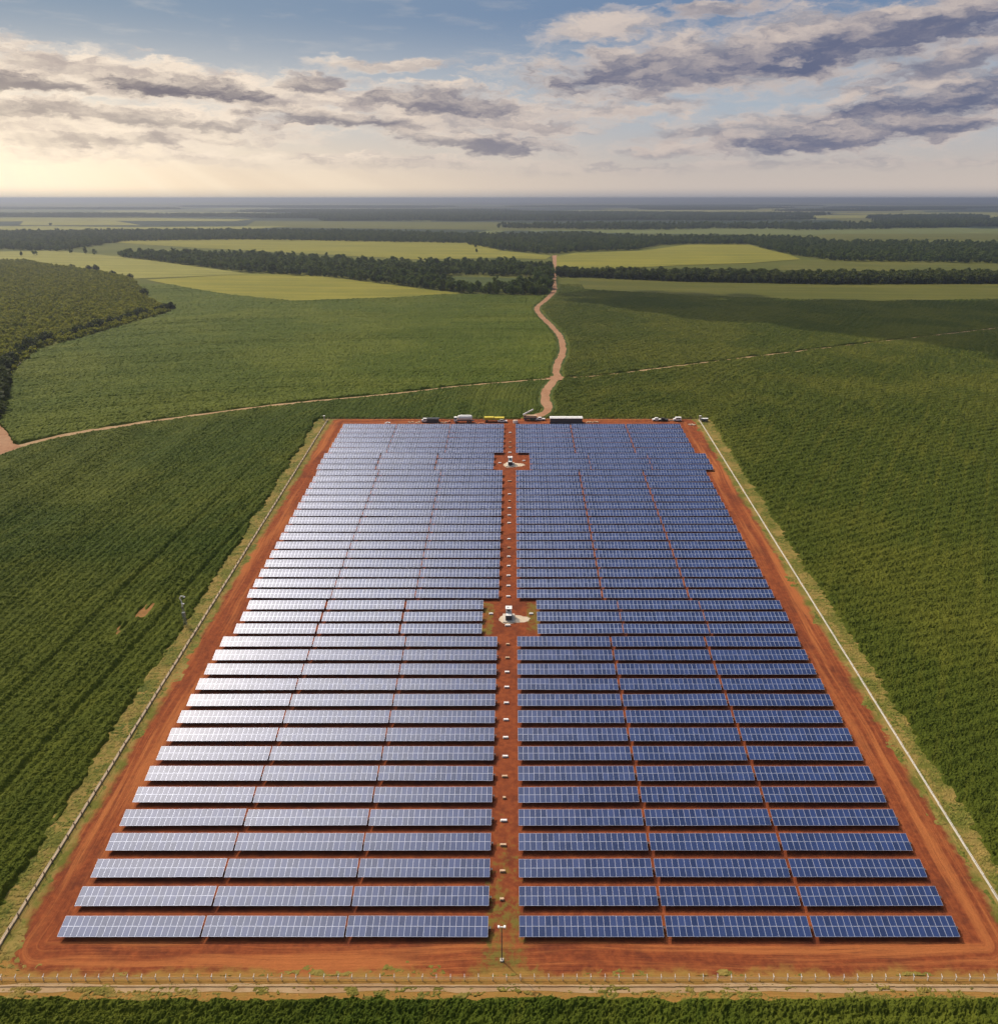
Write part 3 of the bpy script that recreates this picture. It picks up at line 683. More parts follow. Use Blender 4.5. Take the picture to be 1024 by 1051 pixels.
def jbox_mesh():
    b = MB(); b.box((0, 0, 0), (.28, .35, .45), 0); b.box((.0, 0, -.55), (.06, .06, .7), 0); b.box((0, 0, .24), (.34, .42, .03), 0)
    me = b.mesh('junction_box'); me.materials.append(M_GREYBOX); return me
ME_JBOX = jbox_mesh()
TROT = Matrix.Rotation(TILT, 4, 'X')
def table_protos(nc, fine):
    parts = []
    fm, px_ = frame_mesh(nc); parts.append(('support_frame', fm, Matrix.Identity(4)))
    if fine:
        for i in range(nc):
            for j in (0, 1):
                u = PH*(j+.5); x = -nc*PW/2+PW*(i+.5)
                parts.append(('solar_panel', ME_PANEL, Matrix.Translation((x, u*ct, FRONT_H+u*st_))@TROT))
        for x in px_: parts.append(('post', ME_POST, Matrix.Translation((x, PH*ct, .0))))
        parts.append(('junction_box', ME_JBOX, Matrix.Translation((nc*PW/2+.28, PH*ct, .75))))
    else:
        parts.append(('panel_array', array_mesh(nc), Matrix.Translation((0, PH*ct, FRONT_H+PH*st_))@TROT))
    return parts
PROT = {(22, True): table_protos(22, True), (22, False): table_protos(22, False), (21, False): table_protos(21, False), (20, False): table_protos(20, False)}
ORD = ['zeroth', 'first', 'second', 'third', 'fourth', 'fifth', 'sixth', 'seventh', 'eighth', 'ninth', 'tenth', 'eleventh', 'twelfth', 'thirteenth', 'fourteenth', 'fifteenth', 'sixteenth', 'seventeenth', 'eighteenth', 'nineteenth', 'twentieth']
def ordinal(n):
    if n <= 20: return ORD[n]
    t, u = divmod(n, 10); T = {2: 'twenty', 3: 'thirty', 4: 'forty'}[t]
    if u == 0: return {2: 'twentieth', 3: 'thirtieth', 4: 'fortieth'}[t]
    return T+'-'+ORD[u]
NROW = 43; rnd = random.Random(3)
for i in range(NROW):
    y = YROW0+i*PITCHY; z = gz(y)
    lowN = 15 <= i <= 17; upN = 34 <= i <= 36
    for side in (-1, 1):
        if lowN: nc, p, inn = (20, 23.2, 8.9) if side < 0 else (21, 24.0, 6.7)
        elif upN: nc, p, inn = (21, 24.25, 8.3) if side < 0 else (22, 25.1, 6.7)
        else: nc, p, inn = (22, 25.15, 4.5) if side < 0 else (22, 25.8, 1.0)
        for k in range(3):
            wx_ = 1.017 if (side > 0 and not lowN and not upN) else 1.0; xc = side*(inn+k*p+nc*PW*wx_/2)
            fine = i < 15
            t = empty('solar_table', (xc, y, gz(y)), (BETA+R(rnd.gauss(0, .45)), R(rnd.gauss(0, .18)), 0))
            t.scale = (wx_, 1, 1)
            col = ('silvery glaring' if 3 <= i <= 24 else 'pale grey') if (side < 0 and k == 2) else 'light grey-blue' if side < 0 and k == 1 else 'blue' if side < 0 else 'deep blue'
            nth = 'aisle-side' if k == 0 else 'middle' if k == 1 else 'fence-side'
            tag(t, f"{col} {nth} solar table {'left' if side < 0 else 'right'} of the dirt aisle, {ordinal(i+1)} row from the front", 'solar table', 'solar tables in rows on red soil')
            for nm, me, mx in PROT[(nc, fine)]:
                o = bpy.data.objects.new(nm, me); COL.objects.link(o); o.parent = t; o.matrix_local = mx

# ------------------------------------------------------------------ small things in the aisle
def combiner(loc, w, label, whiter=True):  # last flag: white paint if set, cream if not
    t = empty('combiner_box', loc, (BETA, 0, 0)); tag(t, label, 'electrical box', 'small white boxes along the dirt aisle')
    b = MB(); b.box((0, 0, .05), (w, .48, .12), 0); b.build('base_slab', M_CONC if whiter else M_TRACK, t)
    b = MB(); b.box((0, 0, .24), (w*.85, .34, .26), 0); b.build('cabinet', M_WHITE if whiter else M_CREAM, t)
    b = MB(); b.box((0, 0, .395), (w*.92, .40, .05), 0); b.build('lid', M_WHITE if whiter else M_CREAM, t)
    return t
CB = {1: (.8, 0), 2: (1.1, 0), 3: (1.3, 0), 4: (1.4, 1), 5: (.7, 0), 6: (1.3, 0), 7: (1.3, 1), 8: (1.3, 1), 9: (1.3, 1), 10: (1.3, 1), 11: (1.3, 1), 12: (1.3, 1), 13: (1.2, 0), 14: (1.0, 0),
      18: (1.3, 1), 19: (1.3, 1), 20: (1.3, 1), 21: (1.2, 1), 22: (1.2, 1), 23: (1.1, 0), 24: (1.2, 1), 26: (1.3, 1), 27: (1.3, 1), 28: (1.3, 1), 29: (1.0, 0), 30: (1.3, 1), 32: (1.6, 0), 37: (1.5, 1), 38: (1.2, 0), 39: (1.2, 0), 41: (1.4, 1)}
for i, (w, whiter) in CB.items():
    y = YROW0+i*PITCHY+1.9; x = -2.2+.6*min(1, i/14)
    combiner((x, y, gz(y)), w, f"small {'white' if whiter else 'cream'} box in the dirt aisle beside the {ordinal(i+1)} row from the front", bool(whiter))
for px, py, w, s in ((503.8, 629.5, 1.2, 'left of the near white cabin in its clearing'), (545, 629.5, 1.2, 'right of the near white cabin in its clearing'), (521, 641.5, 1.6, 'in front of the near white cabin and its pale pad'),
                     (512.7, 474.5, 1.4, 'left of the far white cabin in its clearing'), (537.6, 472.2, 1.3, 'right of the far white cabin in its clearing')):
    x, y = G(px, py+1); combiner((x, y, gz(y)), w, 'small white box '+s)

def inverter(px, py, sc, label, lab2):
    x, y = G(px, py); t = empty('inverter_station', (x, y, gz(y)), (BETA, 0, 0)); tag(t, label, 'inverter station', 'inverter stations in the clearings of the aisle')
    t.scale = (sc, sc, sc)
    b = MB(); b.box((0, .6, .12), (3.4, 4.2, .25), 0); b.build('plinth', M_CONC, t)
    b = MB(); b.box((0, 0, .95), (1.8, 1.4, 1.4), 0)
    for k in range(7): b.box((-.80+.265*k, -.75, .95), (.09, .10, 1.1), 0)
    b.box((0, 0, 1.68), (1.9, 1.5, .07), 0); b.build('transformer', M_GREYBOX, t)
    b = MB(); b.box((0, 0, 1.74), (1.6, 1.2, .06), 0); b.build('lid', M_WHITE, t)
    b = MB(); b.box((0, 1.75, 1.6), (1.7, 1.5, 2.7), 0); c = b.build('cabinet', M_WHITE, t)
    b = MB(); b.box((0, 1.75, 3.0), (1.85, 1.65, .09), 0); b.box((-.3, 1.9, 3.15), (.5, .5, .22), 0); b.build('roof', M_WHITE, t)
    d = MB(); d.box((0, .985, 2.45), (.85, .04, .7), 0); d = d.build('vent', M_GREYBOX, c)
    # pale gravel spilled round the plinth
    q = random.Random(int(px)); pts = []
    for k in range(40):
        a = 2*math.pi*k/40; rx = 2.9 if math.cos(a) < 0 else 6.2; ry = 2.3 if math.cos(a) < .3 else 1.9
        pts.append((x+sc*(rx*math.cos(a)+q.uniform(-.3, .3)), y+.3+sc*(ry*math.sin(a)*1.1+q.uniform(-.2, .2))))
    sheet('gravel_pad', pts, M_PADG, .02)
inverter(522, 636, 1.0, 'white inverter cabin with dark transformer on pale pad in the near clearing', '')
inverter(523.5, 477.5, 1.0, 'small white inverter cabin on pale pad in the far clearing of the aisle', '')

# tall poles
def pole_cam(px, py, h, label):
    x, y = G(px, py); t = empty('camera_pole', (x, y, gz(y))); tag(t, label, 'pole')
    b = MB(); b.box((0, 0, .1), (.6, .6, .25), 0); b.build('base', M_CONC, t)
    b = MB(); b.tube((0, 0, .2), (0, 0, h), .10, .07, 8); b.build('pole', M_GREYBOX, t)
    b = MB(); b.box((0, 0, h), (1.0, .12, .12), 0); b.build('crossbar', M_WHITE, t)
    for sx in (-1, 1):
        b = MB(); b.box((sx*.5, -.12, h+.2), (.34, .42, .24), 0); b.build('camera', M_WHITE, t)
pole_cam(515, 986, 7.8, 'tall dark pole with white crossbar at the weedy near end of the aisle')
x, y = G(190.5, 641.5); t = empty('weather_mast', (x, y, gz(y))); tag(t, 'grey lattice mast with white curved arm in the field beside the left fence', 'mast')
b = MB()
for sx, sy in ((-1, -1), (1, -1), (1, 1), (-1, 1)): b.tube((sx*.35, sy*.35, 0), (sx*.16, sy*.16, 6.0), .06, .045, 5)
for k in range(8):
    z0 = k*.75; z1 = z0+.75; a0 = .35-.19*z0/6; a1 = .35-.19*z1/6
    for (ax_, ay_), (bx_, by_) in (((-1, -1), (1, -1)), ((1, -1), (1, 1)), ((1, 1), (-1, 1)), ((-1, 1), (-1, -1))):
        b.tube((ax_*a0, ay_*a0, z0), (bx_*a1, by_*a1, z1), .025, .025, 4)
b.build('lattice', M_STEEL, t)
b = MB(); b.box((0, 0, 3.4), (.8, .6, 1.3), 0); b.build('control_box', M_STEEL, t)
b = MB(); b.tube((0, 0, 6), (0, 0, 7.8), .15, .12, 8); b.tube((0, 0, 7.7), (-.35, 0, 8.6), .13, .13, 8); b.tube((-.35, 0, 8.6), (.1, 0, 9.3), .13, .13, 8); b.tube((.1, 0, 9.3), (1.0, 0, 9.2), .12, .10, 8); b.build('arm', M_WHITE, t)
b = MB(); b.box((.95, 0, 8.95), (.5, .4, .3), 0); b.build('sensor_head', M_WHITE, t)
b = MB(); b.box((.4, -.2, 6.9), (.7, .35, .25), 0); b.build('camera', M_WHITE, t)

# ------------------------------------------------------------------ fences
def fence(name, label, pts, n, mpost, mrail, ph, pw, plinth, mplinth, rails, lean=0.03, cap=False):
    """posts (each a part), rails, and a low kerb"""
    c = ((pts[0][0]+pts[1][0])/2, (pts[0][1]+pts[1][1])/2); o0 = Vector((c[0], c[1], gz(c[1])))
    t = empty('perimeter_fence', o0); tag(t, label, 'fence'); A = Vector(pts[0]); B = Vector(pts[1]); L = (B-A).length; q = random.Random(n)
    b = MB(); b.box((0, 0, ph/2), (pw, pw, ph+.2), 0)
    if cap: b.box((0, .22, ph+.12), (pw*.8, .5, pw*.7), 0, Matrix.Rotation(R(40), 3, 'X'))
    pm = b.mesh('post'); pm.materials.append(mpost)
    ang = math.atan2(B.y-A.y, B.x-A.x)
    for i in range(n):
        P = A+(B-A)*(i/(n-1)); o = bpy.data.objects.new('post', pm); COL.objects.link(o); o.parent = t
        o.location = Vector((P.x, P.y, gz(P.y)))-o0; o.rotation_euler = (q.gauss(0, lean), q.gauss(0, lean), q.uniform(-.1, .1)+ang)
    seg = 80
    def ribbon(nm, off, z, w, h, m):
        b = MB(); nrm = Vector((-(B-A).y, (B-A).x))/L
        for i in range(seg):
            P = A+(B-A)*(i/seg)+nrm*(off+q.uniform(-.04, .04)); Q = A+(B-A)*((i+1)/seg)+nrm*(off+q.uniform(-.04, .04))
            p0 = Vector((P.x, P.y, gz(P.y)+z))-o0; p1 = Vector((Q.x, Q.y, gz(Q.y)+z))-o0
            d = (p1-p0); mrot = d.to_track_quat('X', 'Z').to_matrix(); mid_ = (p0+p1)/2
            b.box(mid_, (d.length+.01*((i % 2)), w, h*(1+.004*(i % 3))), 0, mrot)
        return b.build(nm, m, t)
    if plinth: ribbon('plinth', plinth[2], plinth[1]/2, plinth[0], plinth[1], mplinth)
    for z in rails: ribbon('rail', 0, z, .05, .045, mrail)
    return t
fence('f', 'weathered brown post fence on pale kerb along the left side of the site', ((-FX, YFN), (-FX, YFF)), 96, M_WOOD, M_WOOD, 1.0, (.16), (.55, .30, .3), M_TAN, (.45, .95))
fence('f', 'bright white kerb fence running along the right side of the site', ((FX, YFN), (FX, YFF)), 96, M_WHITE, M_WHITE, .55, .10, (.19, .22, 0), M_KERB, (.5,))
fence('f', 'row of short pale posts along the near edge of the site', ((-FX-8, YFN), (FX+8, YFN)), 84, M_WHITE, M_WOOD, .75, .10, (.28, .16, -1.0), M_TRACK, (.35, .7), cap=True)
fence('f', 'thin dark fence behind the parked lorries at the far edge', ((-FX, YFF), (-4, YFF)), 40, M_WOOD, M_WOOD, 1.0, .12, None, None, (.5, .95))
fence('f', 'thin dark fence right of the gate at the far edge', ((6, YFF), (FX, YFF)), 40, M_WOOD, M_WOOD, 1.0, .12, None, None, (.5, .95))
strip('path', [(-FX-20, YFN-1.3), (FX+20, YFN-1.3)], 1.3, M_TRACK, .03, jit=.2)

# ------------------------------------------------------------------ vehicles and sheds at the far edge
def wheel(t, x, y, r=.5, w=.3):
    b = MB(); b.tube((x, y-w/2, r), (x, y+w/2, r), r, r, 14); o = b.build('wheel', M_BLACK, t)
    b = MB(); b.tube((x, y-w/2-.01, r), (x, y+w/2+.01, r), r*.5, r*.5, 10); b.build('rim', M_STEEL, o)
def at(px, py): x, y = G(px, py); return (x, y, gz(y))
t = empty('tanker_lorry', at(477.5, 433.5)); tag(t, 'white tanker lorry parked behind the left array at the far edge', 'lorry')
b = MB(); b.box((0, 0, .95), (8.4, 1.0, .3), 0); b.build('chassis', M_GREYBOX, t)
b = MB(); b.tube((-3.1, 0, 2.35), (3.0, 0, 2.35), 1.25, 1.25, 18); b.tube((-3.5, 0, 2.35), (-3.1, 0, 2.35), .9, 1.25, 18); b.tube((3.0, 0, 2.35), (3.3, 0, 2.35), 1.25, .9, 18)
b.box((0, 0, 3.62), (4.5, .5, .14), 0); b.build('tank', M_WHITE, t)
b = MB(); b.box((-4.6, 0, 1.75), (1.5, 2.2, 1.9), 0, None, .9); c = b.build('cab', M_WHITE, t)
b = MB(); b.box((-4.6, -1.06, 2.1), (.9, .12, .6), 0); b.box((-5.3, 0, 2.1), (.2, 1.7, .6), 0); b.build('window', M_GLASSD, c)
for xx_ in (-4.4, 1.2, 2.6):
    for yy_ in (-1.0, 1.0): wheel(t, xx_, yy_)
def trailer(px, py, L, mb, label, h=1.1):
    t = empty('flatbed_trailer', at(px, py)); tag(t, label, 'trailer')
    b = MB(); b.box((0, 0, 1.05), (L, 2.2, .25), 0); b.build('flatbed', M_GREYBOX, t)
    b = MB(); b.box((-L*.24, 0, 1.2+h/2), (L*.46, 2.3, h), 0); b.box((L*.25, 0, 1.2+h*.42), (L*.46, 2.3, h*.84), 0)
    for k in range(12): b.box((-L/2+.6+k*(L-1.2)/11, -1.18, 1.2+h*.42), (.1, .08, h*.8), 0)
    b.build('load', mb, t)
    for xx_ in (L*.2, L*.32, -L*.35):
        for yy_ in (-.95, .95): wheel(t, xx_, yy_, .45)
trailer(507, 432.6, 10.0, M_YEL, 'long bright yellow container on a flatbed trailer left of the gate')
t = empty('pickup', at(515.5, 433.4)); tag(t, 'small white pickup in front of the yellow trailer', 'pickup')
def pickup(t, m):
    b = MB(); b.box((0, 0, .65), (4.4, 1.7, .55), 0); b.box((-.3, 0, 1.2), (1.9, 1.6, .6), 0, None, .82); o = b.build('body', m, t)
    b = MB(); b.box((-.3, -.74, 1.2), (1.3, .14, .36), 0); b.box((-.3, .74, 1.2), (1.3, .14, .36), 0); b.build('window', M_GLASSD, o)
    for xx_ in (-1.4, 1.4):
        for yy_ in (-.8, .8): wheel(t, xx_, yy_, .36, .24)
pickup(t, M_WHITE)
# boom lift
t = empty('mobile_crane', at(544, 431)); tag(t, 'cream mobile crane with raised white boom just right of the gate', 'crane')
b = MB(); b.box((0, 0, 1.0), (6.4, 2.0, .6), 0); b.build('chassis', M_GREYBOX, t)
b = MB(); b.box((.6, 0, 1.85), (5.0, 2.0, 1.0), 0); b.build('body', M_CREAM, t)
b = MB(); b.box((-2.6, 0, 1.9), (1.3, 1.9, 1.2), 0, None, .85); c = b.build('cab', M_CREAM, t)
b = MB(); b.box((-2.6, -.9, 2.1), (.8, .14, .5), 0); b.build('window', M_GLASSD, c)
b = MB(); b.box((-1.0, 0, 3.9), (5.6, .55, .55), 0, Matrix.Rotation(R(-28), 3, 'Y')); b.build('boom', M_WHITE, t)
for xx_ in (-2.2, .8, 2.2):
    for yy_ in (-.9, .9): wheel(t, xx_, yy_, .48)
t = empty('pickup', at(554.5, 431.3)); tag(t, 'small white pickup between the crane and the long dark shed', 'pickup'); pickup(t, M_WHITE)
t = empty('water_tank', at(528.8, 434)); tag(t, 'pale round water tank on the ground beside the gate', 'tank')
b = MB(); b.tube((0, 0, 0), (0, 0, 1.3), 1.15, 1.1, 16); b.build('vessel', M_WHITE, t); b = MB(); b.tube((0, 0, 1.3), (0, 0, 1.55), 1.0, .3, 16); b.build('lid', M_CREAM, t)

def shed(px, py, L, D, H, mw, mr, label, kind='site_shed', cat='shed', doors=2):
    t = empty(kind, at(px, py)); tag(t, label, cat)
    b = MB(); b.box((0, 0, H/2), (L, D, H), 0)
    n = int(L/.8)
    for k in range(n): b.box((-L/2+(k+.5)*L/n, -D/2-.03, H/2), (.12, .06, H*.92), 0)
    w = b.build('wall', mw, t)
    b = MB(); b.box((0, 0, H+.1), (L+.4, D+.5, .2), 0); b.box((0, 0, H+.28), (L, D*.5, .18), 0); b.build('roof', mr, t)
    for k in range(doors):
        b = MB(); b.box((-L/2+(k+.7)*L/(doors+.6), -D/2-.09, H*.42), (.95, .06, H*.8), 0); b.build('door', M_GREYBOX, w)
shed(580.8, 433.6, 15.2, 3.4, 2.4, M_GREYBOX, M_WHITE, 'long dark shed with pale flat roof right of the gate at the far edge', doors=3)
b = MB(); x, y, z = at(581, 434.2); bb = MB(); bb.box((0, 0, .3), (15.8, .9, .6), 0); tag(bb.build('pallet_stack', M_RUST), 'low rusty stack of beams along the front of the long shed', 'beams').location = (x, y, z)
shed(444.3, 433.2, 5.6, 2.2, 1.7, M_GREYBOX, M_GREYBOX, 'dark low container left of the white tanker lorry', 'container', 'container', 1)
t = empty('van', at(435.8, 433.2)); tag(t, 'small white van parked at the left end of the dark low container', 'van')
b = MB(); b.box((.3, 0, 1.15), (2.2, 1.6, 1.5), 0, None, .92); b.box((-1.1, 0, .85), (.8, 1.55, .8), 0, None, .85); o = b.build('body', M_WHITE, t)
b = MB(); b.box((.2, -.78, 1.45), (1.2, .1, .4), 0); b.build('window', M_GLASSD, o)
for xx_ in (-.9, .9):
    for yy_ in (-.75, .75): wheel(t, xx_, yy_, .32, .2)
def pile(px, py, L, D, H, m, name, label, cat):
    x, y, z = at(px, py); q = random.Random(int(px*7)); b = MB()
    for k in range(int(4+L*1.5)):
        a = q.uniform(-L/2, L/2); w = q.uniform(.5, 1.2); h = q.uniform(.25, 1)*H
        b.box((a, q.uniform(-D/2, D/2), h/2), (w, q.uniform(.5, 1.1), h), 0, Matrix.Rotation(q.uniform(-.4, .4), 3, 'Z'), q.uniform(.6, 1))
    o = b.build(name, m); o.location = (x, y, z); tag(o, label, cat)
pile(425, 433.5, 6.5, 1.0, .5, M_CREAM, 'pallet_stack', 'low pale row of pallets left of the small white van', 'pallets')
pile(454, 434, 4.5, 1.2, .6, M_CREAM, 'timber_stack', 'pale timber stack between the dark container and the tanker lorry', 'timber')
pile(459.5, 433.5, 1.8, 1.2, .9, M_ORANGE, 'barrel_stack', 'orange heap just left of the white tanker lorry', 'heap')
pile(493, 434.3, 5.0, .9, .45, M_ORANGE, 'brick_stack', 'low orange brick stack between the tanker and the yellow trailer', 'bricks')
pile(607, 433.5, 6.0, 1.0, .5, M_CREAM, 'pipe_stack', 'pale pipe stack right of the long dark shed', 'pipes')
pile(711, 436, 3.8, 1.3, .5, M_PADG, 'rubble_heap', 'pale rubble heap inside the far right corner of the fence', 'rubble')
pile(397, 434, 2.4, 1.2, .5, M_WHITE, 'sack_stack', 'small white stack behind the left array, well left of the vehicles', 'sacks')
t = empty('pickup', at(674, 431.8)); tag(t, 'white pickup parked left of the dark car near the far right corner', 'pickup'); pickup(t, M_WHITE)
t = empty('parked_car', at(680.5, 432)); tag(t, 'dark car parked between two white vehicles near the far right corner', 'car'); pickup(t, M_BLACK)
pile(687.5, 431.3, 3.6, .8, .6, M_CREAM, 'crate_stack', 'pale crates right of the dark car near the far right corner', 'crates')
t = empty('van', at(695, 432)); tag(t, 'white van parked at the far right corner of the array', 'van')
b = MB(); b.box((.3, 0, 1.15), (3.0, 1.7, 1.5), 0, None, .92); b.box((-1.5, 0, .85), (1.0, 1.6, .8), 0, None, .85); o = b.build('body', M_WHITE, t)
b = MB(); b.box((.2, -.83, 1.45), (1.6, .1, .4), 0); b.build('window', M_GLASSD, o)
for xx_ in (-1.2, 1.1):
    for yy_ in (-.8, .8): wheel(t, xx_, yy_, .34, .2)
t = empty('utility_trailer', at(722.5, 432.5)); tag(t, 'small white topped trailer outside the far right fence corner', 'trailer')
b = MB(); b.box((0, 0, 1.0), (3.2, 1.5, .9), 0); b.build('body', M_GREYBOX, t); b = MB(); b.box((0, 0, 1.5), (3.3, 1.6, .1), 0); b.build('cover', M_WHITE, t)
for yy_ in (-.8, .8): wheel(t, 0, yy_, .36, .2)
for px, py, s in ((333, 432, 'left'), (718, 432, 'right')):
    t = empty('corner_post', at(px, py)); tag(t, f'thick pale corner post where the far fence meets the {s} fence', 'post')
    b = MB(); b.box((0, 0, 1.2), (.5, .5, 2.4), 0); b.build('shaft', M_CONC, t); b = MB(); b.box((0, 0, 2.5), (.9, .9, .25), 0); b.build('cap', M_WHITE, t)

# ------------------------------------------------------------------ trees
def crown_mesh(name, rx, h, z0, nclump, nleaf, ls, seed, m, shape=1.0):
    q = np.random.RandomState(seed); V = []; Ff = []
    cl = []
    for k in range(nclump):
        a = q.rand()*2*math.pi; zz_ = q.rand(); rr = rx*math.sqrt(q.rand())*.75*math.sqrt(max(.05, 1-(2*zz_-1)**2*shape))
        cl.append((rr*math.cos(a), rr*math.sin(a), z0+zz_*h*.85+.08*h, rx*(.32+.25*q.rand())))
    for k in range(nleaf):
        cx_, cy_, cz_, cr = cl[q.randint(nclump)]
        d = q.randn(3); d /= np.linalg.norm(d); r = cr*(.65+.4*q.rand())
        c = np.array([cx_, cy_, cz_])+d*r*np.array([1, 1, .8])
        nrm = d+q.randn(3)*.55; nrm /= np.linalg.norm(nrm); u = np.cross(nrm, q.randn(3)); u /= np.linalg.norm(u); w = np.cross(nrm, u); s = ls*(.6+.8*q.rand())
        b = len(V); V += [c-u*s-w*s*.6, c+u*s-w*s*.5, c+u*s*.7+w*s*.6, c-u*s*.8+w*s*.5]; Ff.append([b, b+1, b+2, b+3])
    me = np_mesh(name, np.array(V), np.array(Ff)); me.materials.append(m); return me
def trunk_mesh(h, r):
    b = MB(); b.tube((0, 0, -.3), (0, 0, h*.55), r, r*.6, 6); b.tube((0, 0, h*.5), (h*.12, .05*h, h*.8), r*.55, r*.25, 5); b.tube((0, 0, h*.45), (-h*.13, -.04*h, h*.75), r*.5, r*.2, 5)
    me = b.mesh('trunk'); me.materials.append(M_BARK); return me
KINDS = {
 'orchard': ([crown_mesh('crown', 2.6, 2.9, .5, 7, 150, .50, s, M_LEAF_O) for s in (1, 2, 3)], trunk_mesh(2.6, .12)),
 'edge': ([crown_mesh('crown', 4.6, 5.4, .3, 12, 300, .75, s, M_LEAF_E) for s in (4, 5)], trunk_mesh(4.5, .2)),
 'belt': ([crown_mesh('crown', rx_, hh_, 1.6, 11, 300, 1.0, s, M_LEAF_B, sh_) for s, rx_, hh_, sh_ in ((6, 5.4, 8.0, 1.0), (7, 3.6, 12.5, .7), (8, 6.4, 10.0, 1.0), (20, 3.0, 6.5, 1.0))], trunk_mesh(9, .32)),
 'hedge': ([crown_mesh('crown', 4.2, 9.0, 1.0, 12, 280, .95, s, M_LEAF_H, .6) for s in (9, 10, 11)], trunk_mesh(9, .28)),
}
def scatter(poly, sp, seed, rowang=None, holes=()):
    q = np.random.RandomState(seed); P = np.array(poly); x0, y0 = P.min(0); x1, y1 = P.max(0)
    gx, gy = np.meshgrid(np.arange(x0, x1, sp), np.arange(y0, y1, sp)); x = gx.ravel(); y = gy.ravel()
    x = x+q.uniform(-.42, .42, x.size)*sp; y = y+q.uniform(-.42, .42, y.size)*sp
    k = in_poly(x, y, poly)
    for h_ in holes: k &= ~in_poly(x, y, h_)
    zc = y*math.cos(PITCH)-gz_np(y)*math.sin(PITCH)
    k &= (x/zc*F+CX > -60) & (x/zc*F+CX < 1084)
    return np.c_[x, y][k]
HID = {}
def gn_scatter(name, pts, crowns, seed, smin=.7, smax=1.3):
    """one object of uncountable trees: points that carry a crown each"""
    q = np.random.RandomState(seed); me = bpy.data.meshes.new(name); n = len(pts)
    me.vertices.add(n); me.vertices.foreach_set('co', np.c_[pts, gz_np(pts[:, 1])].astype(np.float32).ravel())
    for an, val in (('s', q.uniform(smin, smax, n)), ('r', q.uniform(0, 6.28, n)), ('k', q.randint(0, len(crowns), n).astype(float))):
        a = me.attributes.new(an, 'FLOAT', 'POINT'); a.data.foreach_set('value', val.astype(np.float32))
    o = link(name, me); tag(o, kind='stuff')
    ng = bpy.data.node_groups.new('wood', 'GeometryNodeTree'); ng.interface.new_socket('Geometry', in_out='INPUT', socket_type='NodeSocketGeometry'); ng.interface.new_socket('Geometry', in_out='OUTPUT', socket_type='NodeSocketGeometry')
    gi = ng.nodes.new('NodeGroupInput'); go = ng.nodes.new('NodeGroupOutput'); J_ = ng.nodes.new('GeometryNodeJoinGeometry')
    def attr(nm):
        a = ng.nodes.new('GeometryNodeInputNamedAttribute'); a.data_type = 'FLOAT'; a.inputs['Name'].default_value = nm; return a.outputs['Attribute']
    cz = ng.nodes.new('ShaderNodeCombineXYZ'); ng.links.new(attr('r'), cz.inputs[2])
    for k, src in enumerate(crowns):
        oi = ng.nodes.new('GeometryNodeObjectInfo'); oi.transform_space = 'ORIGINAL'; oi.inputs['Object'].default_value = src
        oi.inputs['As Instance'].default_value = True
        ip = ng.nodes.new('GeometryNodeInstanceOnPoints'); ng.links.new(gi.outputs[0], ip.inputs['Points']); ng.links.new(oi.outputs['Geometry'], ip.inputs['Instance'])
        cmp_ = ng.nodes.new('FunctionNodeCompare'); cmp_.data_type = 'FLOAT'; cmp_.operation = 'EQUAL'; cmp_.inputs['Epsilon'].default_value = .1
        ng.links.new(attr('k'), cmp_.inputs[0]); cmp_.inputs[1].default_value = float(k)
        ng.links.new(cmp_.outputs[0], ip.inputs['Selection']); ng.links.new(cz.outputs[0], ip.inputs['Rotation']); ng.links.new(attr('s'), ip.inputs['Scale'])
        ng.links.new(ip.outputs[0], J_.inputs[0])
    ng.links.new(J_.outputs[0], go.inputs[0]); md = o.modifiers.new('wood', 'NODES'); md.node_group = ng
    return o
def plant(kind, name, label, cat, group, pts, seed, smin=.75, smax=1.25):
    q = random.Random(seed); crowns, trunk = KINDS[kind]; first = {}
    for i, (x, y) in enumerate(pts):
        k = i % len(crowns); t = empty(name, (x, y, gz(y)), (0, 0, q.uniform(0, 6.28))); s = q.uniform(smin, smax); t.scale = (s, s, s*q.uniform(.85, 1.15)); tag(t, label, cat, group)
        c = bpy.data.objects.new('crown', crowns[k]); COL.objects.link(c); c.parent = t
        r = bpy.data.objects.new('trunk', trunk); COL.objects.link(r); r.parent = t
        first.setdefault(k, c)
    return [first[k] for k in sorted(first)]
def dist(p): return np.hypot(p[:, 0], p[:, 1])
# orchard
O = scatter(ORCH, 4.6, 1); O = O[np.argsort(dist(O))]
co = plant('orchard', 'orchard_tree', 'low bushy olive green tree in the near part of the plantation at left', 'tree', 'trees of the plantation at left', O[:300], 1)
gn_scatter('orchard', O[300:], co, 2)
ep = []
edge_line = catmull(GP([(-8, 436), (1, 412), (2, 392), (10, 376), (39, 354), (88, 341), (137, 327), (176, 317)]), 14)
acc = 0; last = edge_line[0]
for p in edge_line[1:]:
    d_ = math.hypot(p[0]-last[0], p[1]-last[1])
    if d_ > 6.5: ep.append((p[0]+random.uniform(-1.5, 1.5), p[1]+random.uniform(-1.5, 1.5))); last = p
ep = np.array(ep)
ce = plant('edge', 'edge_tree', 'dark round tree in the hedge between the plantation and the crop field', 'tree', 'dark trees edging the plantation', ep, 3)
for px, py in ((133, 285), (118, 282.5), (98, 277.5), (90, 276.5), (148, 303)):
    pass
lone = np.array([G(*p) for p in ((134, 285.5), (116, 282), (99, 277.6), (92, 276.8), (74, 275), (148, 303.5))])
plant('edge', 'edge_tree', 'dark tree standing out along the far edge of the plantation', 'tree', 'dark trees at the far edge of the plantation', lone, 4, .9, 1.2)
